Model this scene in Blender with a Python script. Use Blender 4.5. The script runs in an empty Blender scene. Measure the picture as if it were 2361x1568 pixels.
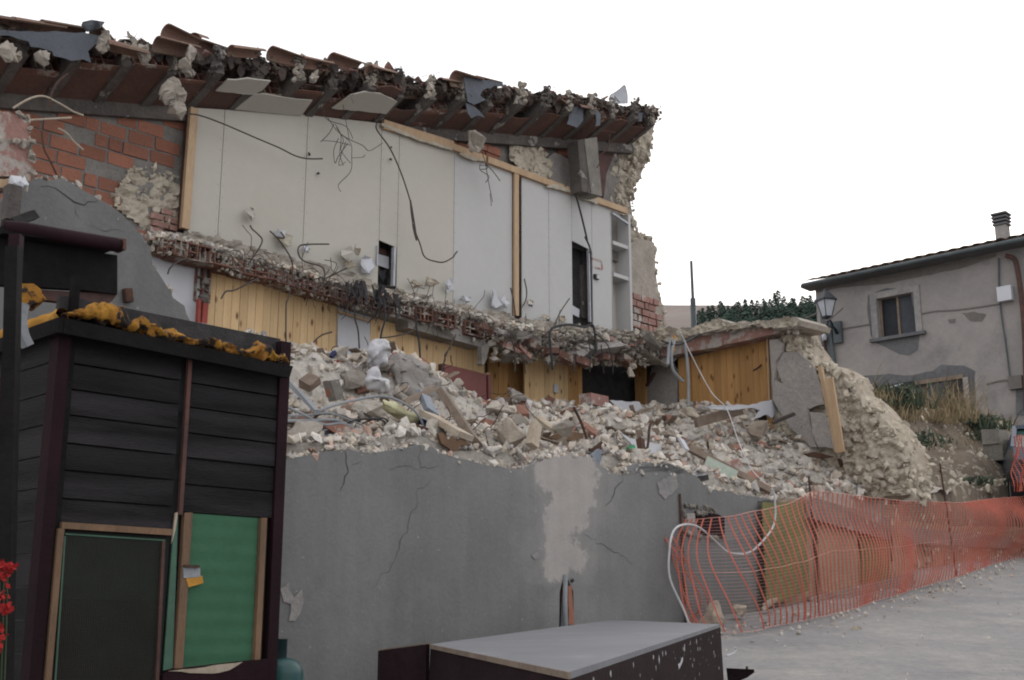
import bpy, bmesh, math, random
from mathutils import Vector, Matrix, noise, Euler
R = math.radians
rnd = random.Random(7)
# ---------------------------------------------------------------- camera, sky, sun
sc = bpy.context.scene
EYE = 1.6; FPX = 2770.0; PITCH = math.atan(646/2770.0)
cd = bpy.data.cameras.new('camera'); cam = bpy.data.objects.new('camera', cd); sc.collection.objects.link(cam)
cam.location = (0, 0, EYE); cam.rotation_euler = (R(90)+PITCH, 0, 0)
cd.sensor_width = 36; cd.lens = FPX/2360*36; cd.clip_start = .05; cd.clip_end = 3000
sc.camera = cam
w = bpy.data.worlds.new('World'); sc.world = w; w.use_nodes = True
nt = w.node_tree; nt.nodes.clear()
SUN_EL, SUN_AZ = 24, 28                       # sun veiled behind thin cloud, beyond the ruin to the right
sky = nt.nodes.new('ShaderNodeTexSky'); sky.sky_type = 'NISHITA'; sky.sun_disc = False
sky.sun_elevation = R(SUN_EL); sky.sun_rotation = R(SUN_AZ); sky.air_density = 1.0; sky.dust_density = 4.0; sky.ozone_density = 1.0
hs = nt.nodes.new('ShaderNodeHueSaturation'); hs.inputs['Saturation'].default_value = .45
nt.links.new(sky.outputs[0], hs.inputs['Color'])
ov = nt.nodes.new('ShaderNodeMixRGB'); ov.inputs[0].default_value = .8
ov.inputs[2].default_value = (11.6, 11.5, 11.7, 1)      # even veil of high cloud
nt.links.new(hs.outputs[0], ov.inputs[1])
bg = nt.nodes.new('ShaderNodeBackground'); bg.inputs[1].default_value = .11
out = nt.nodes.new('ShaderNodeOutputWorld')
nt.links.new(ov.outputs[0], bg.inputs[0]); nt.links.new(bg.outputs[0], out.inputs[0])
sl = bpy.data.lights.new('sun', 'SUN'); sl.energy = .5; sl.angle = R(20); sl.color = (1, .96, .9)
so = bpy.data.objects.new('sun', sl); sc.collection.objects.link(so)
sd = Vector((math.sin(R(SUN_AZ))*math.cos(R(SUN_EL)), math.cos(R(SUN_AZ))*math.cos(R(SUN_EL)), math.sin(R(SUN_EL))))
so.rotation_euler = sd.to_track_quat('Z', 'Y').to_euler()
sc.view_settings.view_transform = 'Standard'; sc.view_settings.look = 'None'
sc.view_settings.exposure = .27; sc.view_settings.gamma = 1
sc.cycles.filter_width = 2.0
sc.cycles.max_bounces = 6
# ---------------------------------------------------------------- pixel helpers (photo reading -> points on real planes)
CP, SP = math.cos(PITCH), math.sin(PITCH)
CAM = Vector((0, 0, EYE))
def ray(u, v):
    c = (784-v)/FPX
    return Vector(((u-1180)/FPX, CP-c*SP, SP+c*CP))
ZR = dict(A=(0,0,960/2150), B=(600,50,960/2150), C=(1400,200,1100/2361), D=(0,600,1100/2361), E=(700,750,1000/2240),
          F=(1600,700,900/2016), G=(2300,1000,1000/1742), H=(2900,750,940/1551), I=(0,1100,1150/1243),
          J=(900,1300,1700/2131), K=(2300,1700,1540/2361), L=(1000,1300,1000/2361))
def Z(k, *pts):
    x0, y0, s = ZR[k]; q = 2360/3840
    return [((x0+x*s)*q, (y0+y*s)*q) for x, y in pts]
E_ = Vector((.691, .723, 0)).normalized(); N_ = Vector((-E_.y, E_.x, 0))     # along the ruin, away from the road
O_ = Vector((-1.56, 8.2, 0)); UP = Vector((0, 0, 1))
def ST(s, t, z=0): return O_+E_*s+N_*t+UP*z
class Plane:
    def __init__(s, o, d, n): s.o, s.d, s.n = o, d.normalized(), n.normalized()
    def p(s, u, v):
        r = ray(u, v); return CAM+r*((s.o-CAM).dot(s.n)/r.dot(s.n))
    def sz(s, u, v):
        q = s.p(u, v); return ((q-s.o).dot(s.d), q.z)
    def at(s, a, z, off=0): return Vector((s.o.x, s.o.y, 0))+s.d*a+UP*z+s.n*off
def PT(t): return Plane(O_+N_*t, E_, N_)
D3 = Vector((.647, -.763, 0)).normalized(); N3 = Vector((-D3.y, D3.x, 0))     # return wall, n points away from camera
P3 = Plane(Vector((1.87, 17.3, 0)), D3, N3)
def PY(y): return Plane(Vector((0, y, 0)), Vector((1, 0, 0)), Vector((0, 1, 0)))
P2 = PT(3.8); P1 = PT(0)
def lerp(pl, x):
    if x <= pl[0][0]: return pl[0][1]
    for (a, b), (c, d) in zip(pl, pl[1:]):
        if x <= c: return b+(d-b)*(x-a)/(c-a) if c > a else d
    return pl[-1][1]
# ---------------------------------------------------------------- materials
MATS = {}
def mat(name, c1, c2=None, scale=3, bump=.3, rough=.85, bscale=None, island=0, objr=0, coord='P', c3=None, c3s=1.2, c3t=.62, extra=None, spec=.3, stretch=None, c3w=.05, finemix=.35):
    m = bpy.data.materials.new(name); m.use_nodes = True; t = m.node_tree; N = t.nodes; L = t.links
    b = N['Principled BSDF']; b.inputs['Roughness'].default_value = rough
    b.inputs['Specular IOR Level'].default_value = spec
    if coord == 'P': g = N.new('ShaderNodeNewGeometry'); co = g.outputs['Position']
    elif coord == 'UV': g = N.new('ShaderNodeTexCoord'); co = g.outputs['UV']
    else: g = N.new('ShaderNodeTexCoord'); co = g.outputs['Object']
    if stretch:
        mp = N.new('ShaderNodeMapping'); mp.inputs['Scale'].default_value = stretch; L.new(co, mp.inputs[0]); co2 = mp.outputs[0]
    else: co2 = co
    def nz(s, det=6, ro=.6, c=None):
        n = N.new('ShaderNodeTexNoise'); n.inputs['Scale'].default_value = s; n.inputs['Detail'].default_value = det
        n.inputs['Roughness'].default_value = ro; L.new(c or co2, n.inputs['Vector']); return n.outputs['Fac']
    def ramp(f, a, b2):
        r = N.new('ShaderNodeMapRange'); r.inputs[1].default_value = a; r.inputs[2].default_value = b2; L.new(f, r.inputs[0]); return r.outputs[0]
    def mix(f, a, c, mode='MIX'):
        x = N.new('ShaderNodeMixRGB'); x.blend_type = mode
        if isinstance(f, float): x.inputs[0].default_value = f
        else: L.new(f, x.inputs[0])
        for i, q in ((1, a), (2, c)):
            if isinstance(q, tuple): x.inputs[i].default_value = (*q, 1)
            else: L.new(q, x.inputs[i])
        return x.outputs[0]
    c2 = c2 or tuple(v*.7 for v in c1)
    col = mix(ramp(nz(scale), .35, .65), c1, c2)
    if c3: col = mix(ramp(nz(c3s, 8, .65, co), c3t, c3t+c3w), col, c3)
    fine = ramp(nz((bscale or scale*8), 4, .7), .3, .7)
    col = mix(finemix, col, mix(fine, (.55, .55, .55), (1.25, 1.25, 1.25)), 'MULTIPLY')
    if island or objr:
        if island: gg = N.new('ShaderNodeNewGeometry'); rr = gg.outputs['Random Per Island']
        else: gg = N.new('ShaderNodeObjectInfo'); rr = gg.outputs['Random']
        amt = island or objr
        v = N.new('ShaderNodeMapRange'); v.inputs[3].default_value = 1-amt; v.inputs[4].default_value = 1+amt*.6; L.new(rr, v.inputs[0])
        h = N.new('ShaderNodeHueSaturation'); L.new(v.outputs[0], h.inputs['Value']); L.new(col, h.inputs['Color'])
        col = h.outputs[0]
        if extra:      # a palette picked by the random number
            mu = N.new('ShaderNodeMath'); mu.operation = 'MULTIPLY'; mu.inputs[1].default_value = 17.31; L.new(rr, mu.inputs[0])
            fr = N.new('ShaderNodeMath'); fr.operation = 'FRACT'; L.new(mu.outputs[0], fr.inputs[0])
            cr = N.new('ShaderNodeValToRGB'); cr.color_ramp.interpolation = 'CONSTANT'
            els = cr.color_ramp.elements
            els[0].position = 0; els[0].color = (*extra[0][1], 1); els[1].position = extra[1][0]; els[1].color = (*extra[1][1], 1)
            for p, c in extra[2:]: e = els.new(p); e.color = (*c, 1)
            L.new(fr.outputs[0], cr.inputs[0]); col = mix(1.0, col, cr.outputs[0], 'MULTIPLY')
    L.new(col, b.inputs['Base Color'])
    if bump:
        bp = N.new('ShaderNodeBump'); bp.inputs['Strength'].default_value = bump; bp.inputs['Distance'].default_value = .03
        n1 = nz(bscale or scale*5, 8, .7); L.new(n1, bp.inputs['Height']); L.new(bp.outputs[0], b.inputs['Normal'])
    MATS[name] = m; return m
def knots(m, su=3.2, sv=1.4):      # pine knots on a UV-mapped material
    t = m.node_tree; N = t.nodes; L = t.links; b = N['Principled BSDF']; src = b.inputs['Base Color'].links[0].from_socket
    tc = N.new('ShaderNodeTexCoord'); mp = N.new('ShaderNodeMapping'); mp.inputs['Scale'].default_value = (su*3, sv*3, 1); L.new(tc.outputs['UV'], mp.inputs[0])
    vo = N.new('ShaderNodeTexVoronoi'); vo.inputs['Scale'].default_value = 1; vo.inputs['Randomness'].default_value = 1; L.new(mp.outputs[0], vo.inputs['Vector'])
    mr = N.new('ShaderNodeMapRange'); mr.inputs[1].default_value = .08; mr.inputs[2].default_value = .23; L.new(vo.outputs['Distance'], mr.inputs[0])
    x = N.new('ShaderNodeMixRGB'); x.inputs[1].default_value = (.12, .05, .02, 1); L.new(src, x.inputs[2]); L.new(mr.outputs[0], x.inputs[0]); L.new(x.outputs[0], b.inputs['Base Color'])
def stucco_scar():
    """where the render has fallen from the grey wall: pale bare plaster with a frayed edge, fixed to the wall's own coordinates"""
    m = MATS['stucco']; t = m.node_tree; N = t.nodes; L = t.links; b = N['Principled BSDF']; src = b.inputs['Base Color'].links[0].from_socket
    tc = N.new('ShaderNodeTexCoord'); sp = N.new('ShaderNodeSeparateXYZ'); L.new(tc.outputs['UV'], sp.inputs[0])
    k0 = O_.dot(E_)+.7*O_.dot(N_)
    rows = [(505,1545,125),(560,1540,150),(650,1545,130),(720,1550,105),(800,1540,90),(880,1515,72),(950,1510,80),(1010,1515,85),(1070,1510,62),(1110,1515,30),(1135,1515,-40)]
    zs = []; 
    for y, xc, hw in rows:
        a, z = P1.sz(*Z('J', (xc, y))[0]); a2, _ = P1.sz(*Z('J', (xc+abs(hw), y))[0]); zs.append((z, a, (a2-a)*(1 if hw > 0 else -1)))
    zlo, zhi = zs[-1][0]-.15, zs[0][0]+.1
    mr = N.new('ShaderNodeMapRange'); mr.inputs[1].default_value = zlo; mr.inputs[2].default_value = zhi; L.new(sp.outputs['Y'], mr.inputs[0])
    def curve(idx, lo, hi):
        cr = N.new('ShaderNodeValToRGB'); e = cr.color_ramp.elements; pts = sorted(((z-zlo)/(zhi-zlo), (v-lo)/(hi-lo)) for z, v in ((q[0], q[idx]) for q in zs))
        e[0].position, e[0].color = pts[0][0], (pts[0][1],)*3+(1,); e[1].position, e[1].color = pts[-1][0], (pts[-1][1],)*3+(1,)
        for p, v in pts[1:-1]: q = e.new(p); q.color = (v, v, v, 1)
        L.new(mr.outputs[0], cr.inputs[0]); o = N.new('ShaderNodeMapRange'); o.inputs[3].default_value = lo; o.inputs[4].default_value = hi; L.new(cr.outputs[0], o.inputs[0]); return o.outputs[0]
    lo = min(q[1] for q in zs)-.1; hi = max(q[1] for q in zs)+.1
    cx = curve(1, lo, hi); hw = curve(2, -.6, 1.2)
    def math_(op, a, b_=None):
        n = N.new('ShaderNodeMath'); n.operation = op
        for i, q in enumerate((a, b_)):
            if q is None: continue
            if isinstance(q, (int, float)): n.inputs[i].default_value = q
            else: L.new(q, n.inputs[i])
        return n.outputs[0]
    d = math_('SUBTRACT', hw, math_('ABSOLUTE', math_('SUBTRACT', math_('SUBTRACT', sp.outputs['X'], k0), cx)))
    nz = N.new('ShaderNodeTexNoise'); nz.inputs['Scale'].default_value = 4.5; nz.inputs['Detail'].default_value = 9; nz.inputs['Roughness'].default_value = .68; L.new(tc.outputs['UV'], nz.inputs['Vector'])
    d = math_('ADD', d, math_('MULTIPLY', math_('SUBTRACT', nz.outputs['Fac'], .5), 1.0))
    mk = N.new('ShaderNodeMapRange'); mk.inputs[1].default_value = -.03; mk.inputs[2].default_value = .05; L.new(d, mk.inputs[0])
    mk2 = N.new('ShaderNodeMapRange'); mk2.inputs[1].default_value = -.42; mk2.inputs[2].default_value = .05; mk2.inputs[4].default_value = .75; L.new(d, mk2.inputs[0])
    x = N.new('ShaderNodeMixRGB'); x.inputs[2].default_value = (.24,.235,.225,1); L.new(src, x.inputs[1]); L.new(mk2.outputs[0], x.inputs[0])
    n2 = N.new('ShaderNodeTexNoise'); n2.inputs['Scale'].default_value = 6; n2.inputs['Detail'].default_value = 6; L.new(tc.outputs['UV'], n2.inputs['Vector'])
    c2 = N.new('ShaderNodeMixRGB'); c2.inputs[1].default_value = (.37,.345,.325,1); c2.inputs[2].default_value = (.27,.255,.245,1); L.new(n2.outputs['Fac'], c2.inputs[0])
    y = N.new('ShaderNodeMixRGB'); L.new(mk.outputs[0], y.inputs[0]); L.new(x.outputs[0], y.inputs[1]); L.new(c2.outputs[0], y.inputs[2])
    # rain streaks and lime speckle
    mp = N.new('ShaderNodeMapping'); mp.inputs['Scale'].default_value = (7, .7, 1); L.new(tc.outputs['UV'], mp.inputs[0])
    n3 = N.new('ShaderNodeTexNoise'); n3.inputs['Scale'].default_value = 1; n3.inputs['Detail'].default_value = 6; L.new(mp.outputs[0], n3.inputs['Vector'])
    r3 = N.new('ShaderNodeMapRange'); r3.inputs[1].default_value = .35; r3.inputs[2].default_value = .7; r3.inputs[3].default_value = .95; r3.inputs[4].default_value = 1.06; L.new(n3.outputs['Fac'], r3.inputs[0])
    hsn = N.new('ShaderNodeHueSaturation'); L.new(r3.outputs[0], hsn.inputs['Value']); L.new(y.outputs[0], hsn.inputs['Color'])
    n4 = N.new('ShaderNodeTexNoise'); n4.inputs['Scale'].default_value = 22; n4.inputs['Detail'].default_value = 3; L.new(tc.outputs['UV'], n4.inputs['Vector'])
    r4 = N.new('ShaderNodeMapRange'); r4.inputs[1].default_value = .70; r4.inputs[2].default_value = .74; r4.inputs[4].default_value = .5; L.new(n4.outputs['Fac'], r4.inputs[0])
    z4 = N.new('ShaderNodeMixRGB'); z4.inputs[2].default_value = (.36,.35,.34,1); L.new(r4.outputs[0], z4.inputs[0]); L.new(hsn.outputs[0], z4.inputs[1]); L.new(z4.outputs[0], b.inputs['Base Color'])
RUB = [(0,(1,1,1)), (.3,(.95,.9,.82)), (.5,(.8,.8,.84)), (.62,(1,.93,.87)), (.74,(.68,.66,.65)), (.82,(1.15,1.13,1.1)), (.94,(.9,.66,.58))]
mat('stucco', (.185,.185,.182), (.135,.136,.136), .7, .35, .92, 30, c3=(.225,.222,.215), c3s=1.0, c3t=.55, c3w=.3, finemix=.16)
stucco_scar()
mat('scar', (.34,.31,.29), (.26,.25,.24), 2.4, .9, .95, 16)
mat('scar_pale', (.30,.28,.265), (.2,.2,.2), 3, .8, .95, 16)
mat('crack', (.05,.05,.05), rough=1, bump=0)
mat('rubble_base', (.50,.465,.415), (.41,.375,.335), 4, 1, .95, 30, c3=(.55,.515,.465), c3s=7, c3t=.5)
mat('rubble', (.59,.555,.505), (.50,.465,.42), 5, .6, .95, 30, island=.24, extra=RUB)
mat('rubble_o', (.57,.53,.47), (.46,.42,.37), 5, .9, .95, 22, objr=.28, extra=RUB[:6], coord='O')
mat('limestone', (.54,.485,.40), (.45,.40,.32), 3.5, .9, .95, 18, island=.24, c3=(.36,.31,.25), c3s=2.5, c3t=.58, c3w=.15)
mat('limegrey', (.39,.35,.30), (.29,.26,.225), 4, .8, .95, 18, island=.3)
mat('stonecore', (.46,.40,.32), (.34,.29,.225), 6, 1, .95, 20)
mat('brick', (.31,.13,.085), (.25,.115,.08), 2.5, .6, .9, 40, island=.22, c3=(.27,.235,.205), c3s=6, c3t=.64, c3w=.1)
mat('brick_o', (.36,.19,.145), (.29,.14,.10), 6, .7, .9, 40, objr=.3, coord='O', c3=(.42,.37,.32), c3s=5, c3t=.56)
mat('pinkbrick', (.33,.19,.16), (.27,.15,.13), 3, .7, .9, 25, island=.2, c3=(.38,.34,.31), c3s=5, c3t=.5)
mat('mortar', (.24,.225,.21), (.17,.16,.15), 5, .9, .95, 30)
mat('terracotta', (.17,.085,.064), (.12,.062,.05), 4, .5, .9, 30, island=.3, c3=(.27,.235,.205), c3s=6, c3t=.53)
mat('tavella', (.13,.07,.055), (.09,.055,.046), 2, .4, .9, 20)
mat('tile', (.24,.145,.115), (.19,.12,.095), 3, .6, .9, 26, objr=.35, coord='O', c3=(.22,.195,.13), c3s=5, c3t=.54, c3w=.15)
mat('concrete', (.25,.23,.20), (.17,.16,.145), 4, .9, .95, 24, c3=(.36,.34,.31), c3s=3, c3t=.58)
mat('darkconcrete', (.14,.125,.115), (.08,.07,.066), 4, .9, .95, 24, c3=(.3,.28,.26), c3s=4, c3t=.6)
mat('screed', (.17,.125,.10), (.095,.072,.06), 6, 1, .95, 30, island=.5)
mat('membrane', (.10,.112,.13), (.075,.083,.1), 3, .6, .7, 12)
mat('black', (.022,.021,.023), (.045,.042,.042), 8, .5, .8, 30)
mat('board_warm', (.44,.418,.372), (.42,.402,.362), .6, .06, .8, 8, c3=(.385,.355,.295), c3s=.7, c3t=.56, c3w=.3, finemix=.07)
mat('board_cool', (.44,.437,.43), (.42,.418,.412), .8, .06, .8, 8, c3=(.40,.39,.37), c3s=.8, c3t=.58, c3w=.3, finemix=.07)
mat('white', (.50,.51,.54), (.46,.47,.5), 1.5, .15, .8, 10, finemix=.07)
mat('board_core', (.36,.30,.22), (.45,.42,.36), 8, .5, .9, 20)
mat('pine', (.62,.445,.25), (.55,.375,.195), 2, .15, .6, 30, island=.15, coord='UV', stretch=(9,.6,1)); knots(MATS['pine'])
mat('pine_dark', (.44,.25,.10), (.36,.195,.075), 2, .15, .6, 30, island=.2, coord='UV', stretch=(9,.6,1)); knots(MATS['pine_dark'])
mat('timber', (.46,.33,.21), (.38,.26,.16), 3, .3, .7, 30, coord='P', stretch=(3,3,.4))
mat('timber_old', (.22,.17,.13), (.15,.115,.09), 5, .6, .85, 30, coord='P')
mat('timber_pale', (.42,.36,.29), (.33,.27,.2), 5, .5, .85, 30, coord='P')
mat('door_red', (.16,.055,.05), (.14,.05,.045), 3, .1, .5, 12)
mat('shed', (.008,.0072,.0078), (.034,.031,.034), 1.1, .8, .65, 24, island=.5, coord='UV', stretch=(.8,7,1), spec=.2)
mat('shed_dark', (.008,.0072,.0072), (.013,.012,.012), 3, .4, .85, 24, spec=.1)
mat('maroon', (.022,.009,.012), (.015,.007,.009), 3, .3, .8, 24, spec=.12)
mat('reddish', (.10,.045,.035), (.05,.028,.025), 5, .4, .7, 24)
mat('shed_frame', (.20,.12,.07), (.12,.075,.046), 3, .4, .7, 28, stretch=(2,2,.5))
mat('green', (.045,.125,.07), (.038,.105,.06), 2, .25, .75, 14, c3=(.06,.14,.085), c3s=1.5, c3t=.52, c3w=.25, spec=.2, finemix=.16)
mat('green_pale', (.06,.125,.09), (.05,.1,.07), 3, .15, .7, 14)
mat('pale_green_board', (.36,.41,.35), (.3,.34,.29), 5, .4, .8, 20)
mat('screen', (.007,.010,.008), (.012,.015,.012), 2.5, .3, .7, 90, spec=.2)
mat('screen_brown', (.016,.010,.008), (.011,.009,.008), 2.5, .3, .8, 60, spec=.15)
mat('shred', (.035,.03,.03), (.085,.065,.055), 5, .4, .9, 20, island=.5)
mat('bedding', (.15,.12,.10), (.09,.075,.066), 9, 1, .95, 30, c3=(.26,.22,.18), c3s=6, c3t=.55)
mat('wire', (.05,.055,.045), rough=.6, bump=0)
mat('foam', (.44,.22,.03), (.26,.11,.02), 9, 1, .85, 24, c3=(.03,.022,.018), c3s=13, c3t=.5, c3w=.05)
mat('foam_clean', (.52,.27,.05), (.42,.2,.03), 6, .6, .8, 20)
mat('rust', (.09,.045,.03), (.05,.028,.022), 12, .4, .9, 40)
mat('steel', (.07,.058,.05), (.045,.038,.035), 12, .3, .7, 40)
mat('cable_black', (.018,.019,.022), rough=.5, bump=0)
mat('cable_white', (.55,.55,.56), rough=.6, bump=0)
mat('conduit', (.27,.285,.30), (.2,.215,.23), 5, .3, .6, 60)
mat('metal', (.42,.43,.46), (.33,.34,.37), 4, .1, .4, 12, spec=.5)
mat('net', (.47,.125,.085), (.43,.11,.075), 3, 0, .6)
mat('net_thin', (.48,.27,.23), (.45,.24,.2), 3, 0, .6)
mat('road', (.285,.275,.27), (.225,.22,.222), .7, .7, .95, 14, c3=(.33,.315,.295), c3s=1.6, c3t=.47, c3w=.2)
mat('earth', (.20,.16,.12), (.12,.095,.075), 2.5, 1, .95, 14, c3=(.33,.29,.24), c3s=5, c3t=.56)
mat('field', (.36,.24,.11), (.29,.19,.09), .35, .3, .95, 3)
mat('hill', (.20,.16,.14), (.165,.135,.12), .03, .2, .95, .3)
mat('plywood', (.135,.14,.155), (.11,.115,.13), 1.8, .3, .55, 12, c3=(.18,.185,.195), c3s=3.5, c3t=.56, c3w=.15, spec=.35, finemix=.16)
mat('table_dark', (.013,.0065,.008), (.02,.011,.013), 3, .4, .85, 26, spec=.08)
mat('paintchip', (.4,.4,.42), rough=.7, bump=0)
mat('house_wall', (.275,.255,.243), (.235,.22,.212), .9, .5, .92, 8, c3=(.18,.172,.17), c3s=.6, c3t=.54, c3w=.12, finemix=.2)
mat('house_grey', (.135,.135,.14), (.10,.10,.105), 2, .5, .92, 10)
mat('house_patch', (.15,.135,.125), (.13,.12,.11), 2, .5, .92, 10)
mat('gutter', (.07,.085,.09), (.05,.06,.065), 3, .1, .5, 20)
mat('roof_far', (.12,.085,.07), (.17,.12,.09), 3, .4, .9, 10)
mat('lampblack', (.012,.016,.022), rough=.45, bump=0)
mat('lampglass', (.42,.44,.48), rough=.3, bump=0, spec=.5)
mat('glass', (.02,.022,.028), (.03,.032,.036), 1.5, 0, .5, spec=.15)
mat('blind', (.07,.075,.085), (.06,.065,.075), 2, .1, .7, spec=.1)
mat('bottle', (.008,.075,.075), (.01,.06,.06), 4, .15, .4, 20, spec=.5)
mat('bottle_dark', (.008,.03,.032), rough=.5, bump=0)
mat('bag', (.5,.5,.52), (.4,.4,.42), 4, .5, .5, 14, spec=.3)
mat('sack', (.52,.50,.30), (.42,.41,.28), 5, .5, .6, 14)
mat('blue', (.02,.035,.12), rough=.5, bump=0)
mat('bluegrey', (.22,.25,.29), (.16,.18,.21), 4, .4, .8, 20)
mat('emerald', (.02,.28,.12), rough=.5, bump=0)
mat('redplastic', (.28,.055,.04), (.22,.04,.03), 4, .3, .6, 20)
mat('brownboard', (.17,.10,.06), (.11,.065,.04), 6, .5, .8, 24)
mat('olive', (.17,.16,.065), (.13,.125,.055), 2.5, .3, .8, 14)
mat('beige', (.33,.25,.17), (.28,.21,.15), 1.8, .5, .9, 12)
mat('conifer', (.05,.078,.06), (.034,.056,.046), .6, 0, .95, objr=.3, coord='O')  # distance haze put into the colour, lighter and bluer
mat('trunk', (.07,.05,.035), rough=.95)
mat('leaf', (.055,.075,.045), (.04,.055,.035), 9, 0, .9, island=.4)
mat('drygrass', (.27,.20,.115), (.17,.14,.08), 9, 0, .95, island=.4)
mat('flower', (.32,.015,.015), (.25,.01,.01), 6, 0, .85)
mat('stem', (.04,.06,.03), rough=.9, bump=0)
mat('carpaint', (.012,.03,.06), (.014,.034,.066), 2, 0, .25, spec=.6)
mat('carglass', (.05,.10,.09), rough=.1, bump=0, spec=.7)
mat('rubber', (.015,.015,.015), rough=.9, bump=0)
mat('brown_door', (.11,.085,.06), (.08,.06,.045), 3, .3, .8, 20)
#MB
class MB:
    def __init__(s): s.v, s.f = [], []
    def add(s, vs, fs):
        k = len(s.v); s.v += [Vector(q) for q in vs]; s.f += [tuple(i+k for i in f) for f in fs]; return s
    def box(s, c, size, X=Vector((1,0,0)), Y=Vector((0,1,0)), Zv=Vector((0,0,1)), taper=1, jit=0, r=None):
        c = Vector(c); a, b, d = [q/2 for q in size]; vs = []
        for k in (-1, 1):
            q = taper if k > 0 else 1
            for i, j in ((-1,-1), (1,-1), (1,1), (-1,1)):
                p = c+X*(i*a*q)+Y*(j*b*q)+Zv*(k*d)
                if jit: p = p+Vector([(r or rnd).uniform(-jit, jit) for _ in range(3)])
                vs.append(p)
        return s.add(vs, [(0,3,2,1), (4,5,6,7), (0,1,5,4), (1,2,6,5), (2,3,7,6), (3,0,4,7)])
    def bar(s, a, b, w, h, side=None, jit=0):      # rectangular bar from a to b
        a, b = Vector(a), Vector(b); d = (b-a); L = d.length; d = d/L
        sx = (side or UP.cross(d)); sx = sx-d*sx.dot(d)
        if sx.length < 1e-4: sx = Vector((1,0,0))-d*d.x
        sx.normalize(); sy = d.cross(sx)
        return s.box((a+b)/2, (w, h, L), sx, sy, d, jit=jit)
    def prism(s, pts, off):
        n = len(pts); off = Vector(off); pts = [Vector(p) for p in pts]
        nrm = Vector((0,0,0))
        for i in range(n): nrm += pts[i].cross(pts[(i+1) % n])
        if nrm.dot(off) > 0: pts.reverse()
        k = len(s.v); s.v += pts+[p+off for p in pts]
        s.f.append(tuple(range(k, k+n))); s.f.append(tuple(k+n+i for i in reversed(range(n))))
        for i in range(n):
            j = (i+1) % n; s.f.append((k+j, k+i, k+n+i, k+n+j))
        return s
    def tube(s, pts, r, sides=6, smooth=True, r2=None, cap=True):
        pts = [Vector(p) for p in pts]
        if smooth and len(pts) > 2: pts = crom(pts)
        n = len(pts); k = len(s.v); prev = None
        for i, p in enumerate(pts):
            d = (pts[min(i+1, n-1)]-pts[max(i-1, 0)])
            if d.length < 1e-7: d = Vector((0,0,1))
            d.normalize()
            if prev is None: a = d.orthogonal().normalized()
            else:
                a = prev-d*prev.dot(d)
                a = a.normalized() if a.length > 1e-5 else d.orthogonal().normalized()
            prev = a; b = d.cross(a); rr = r+((r2-r)*i/(n-1) if r2 is not None else 0)
            for j in range(sides):
                q = 2*math.pi*j/sides; s.v.append(p+a*(rr*math.cos(q))+b*(rr*math.sin(q)))
        for i in range(n-1):
            for j in range(sides):
                a0 = k+i*sides+j; a1 = k+i*sides+(j+1) % sides
                s.f.append((a0, a1, a1+sides, a0+sides))
        if cap: s.f.append(tuple(k+j for j in reversed(range(sides)))); s.f.append(tuple(k+(n-1)*sides+j for j in range(sides)))
        return s
    def lathe(s, c, prof, sides=20, X=Vector((1,0,0)), Y=Vector((0,1,0)), Zv=UP, a0=0, a1=2*math.pi):
        c = Vector(c); k = len(s.v); full = abs(a1-a0-2*math.pi) < 1e-6; m = sides if full else sides+1
        for r_, z_ in prof:
            for j in range(m):
                q = a0+(a1-a0)*j/sides; s.v.append(c+X*(r_*math.cos(q))+Y*(r_*math.sin(q))+Zv*z_)
        for i in range(len(prof)-1):
            for j in range(sides):
                j2 = (j+1) % m; s.f.append((k+i*m+j, k+i*m+j2, k+(i+1)*m+j2, k+(i+1)*m+j))
        return s
    def rock(s, c, size, r=None, flat=1, X=None):
        r = r or rnd; vs, fs = ROCKS[r.randrange(len(ROCKS))]
        M = Euler((r.uniform(0, 6.3), r.uniform(0, 6.3), r.uniform(0, 6.3))).to_matrix()
        sx = [size*r.uniform(.75, 1.25), size*r.uniform(.6, 1), size*r.uniform(.45, .9)]
        c = Vector(c); k = len(s.v)
        for q in vs:
            p = M @ Vector((q.x*sx[0], q.y*sx[1], q.z*sx[2])); p.z *= flat; s.v.append(c+p)
        s.f += [tuple(i+k for i in f) for f in fs]
        return s
    def grid(s, fn, nu, nv):
        k = len(s.v)
        for i in range(nu+1):
            for j in range(nv+1): s.v.append(Vector(fn(i/nu, j/nv)))
        for i in range(nu):
            for j in range(nv):
                a = k+i*(nv+1)+j; s.f.append((a, a+nv+1, a+nv+2, a+1))
        return s
def crom(p, n=5):
    o = []
    for i in range(len(p)-1):
        a, b, c, d = p[max(i-1, 0)], p[i], p[i+1], p[min(i+2, len(p)-1)]
        for k in range(n):
            t = k/n; o.append(.5*((2*b)+(c-a)*t+(2*a-5*b+4*c-d)*t*t+(3*b-a-3*c+d)*t**3))
    return o+[p[-1]]
def mkrocks(n, seed):
    r = random.Random(seed); res = []
    for _ in range(n):
        bm = bmesh.new()
        for _ in range(r.randrange(9, 16)):
            q = Vector([r.gauss(0, 1) for _ in range(3)]).normalized()
            m = max(abs(q.x), abs(q.y), abs(q.z)); q = q*(.55+.45/m)*r.uniform(.42, .52)
            bm.verts.new(q)
        h = bmesh.ops.convex_hull(bm, input=bm.verts)
        bmesh.ops.delete(bm, geom=[v for v in bm.verts if not v.link_faces], context='VERTS')
        bm.verts.index_update()
        res.append(([v.co.copy() for v in bm.verts], [tuple(v.index for v in f.verts) for f in bm.faces])); bm.free()
    return res
ROCKS = mkrocks(26, 3)
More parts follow.
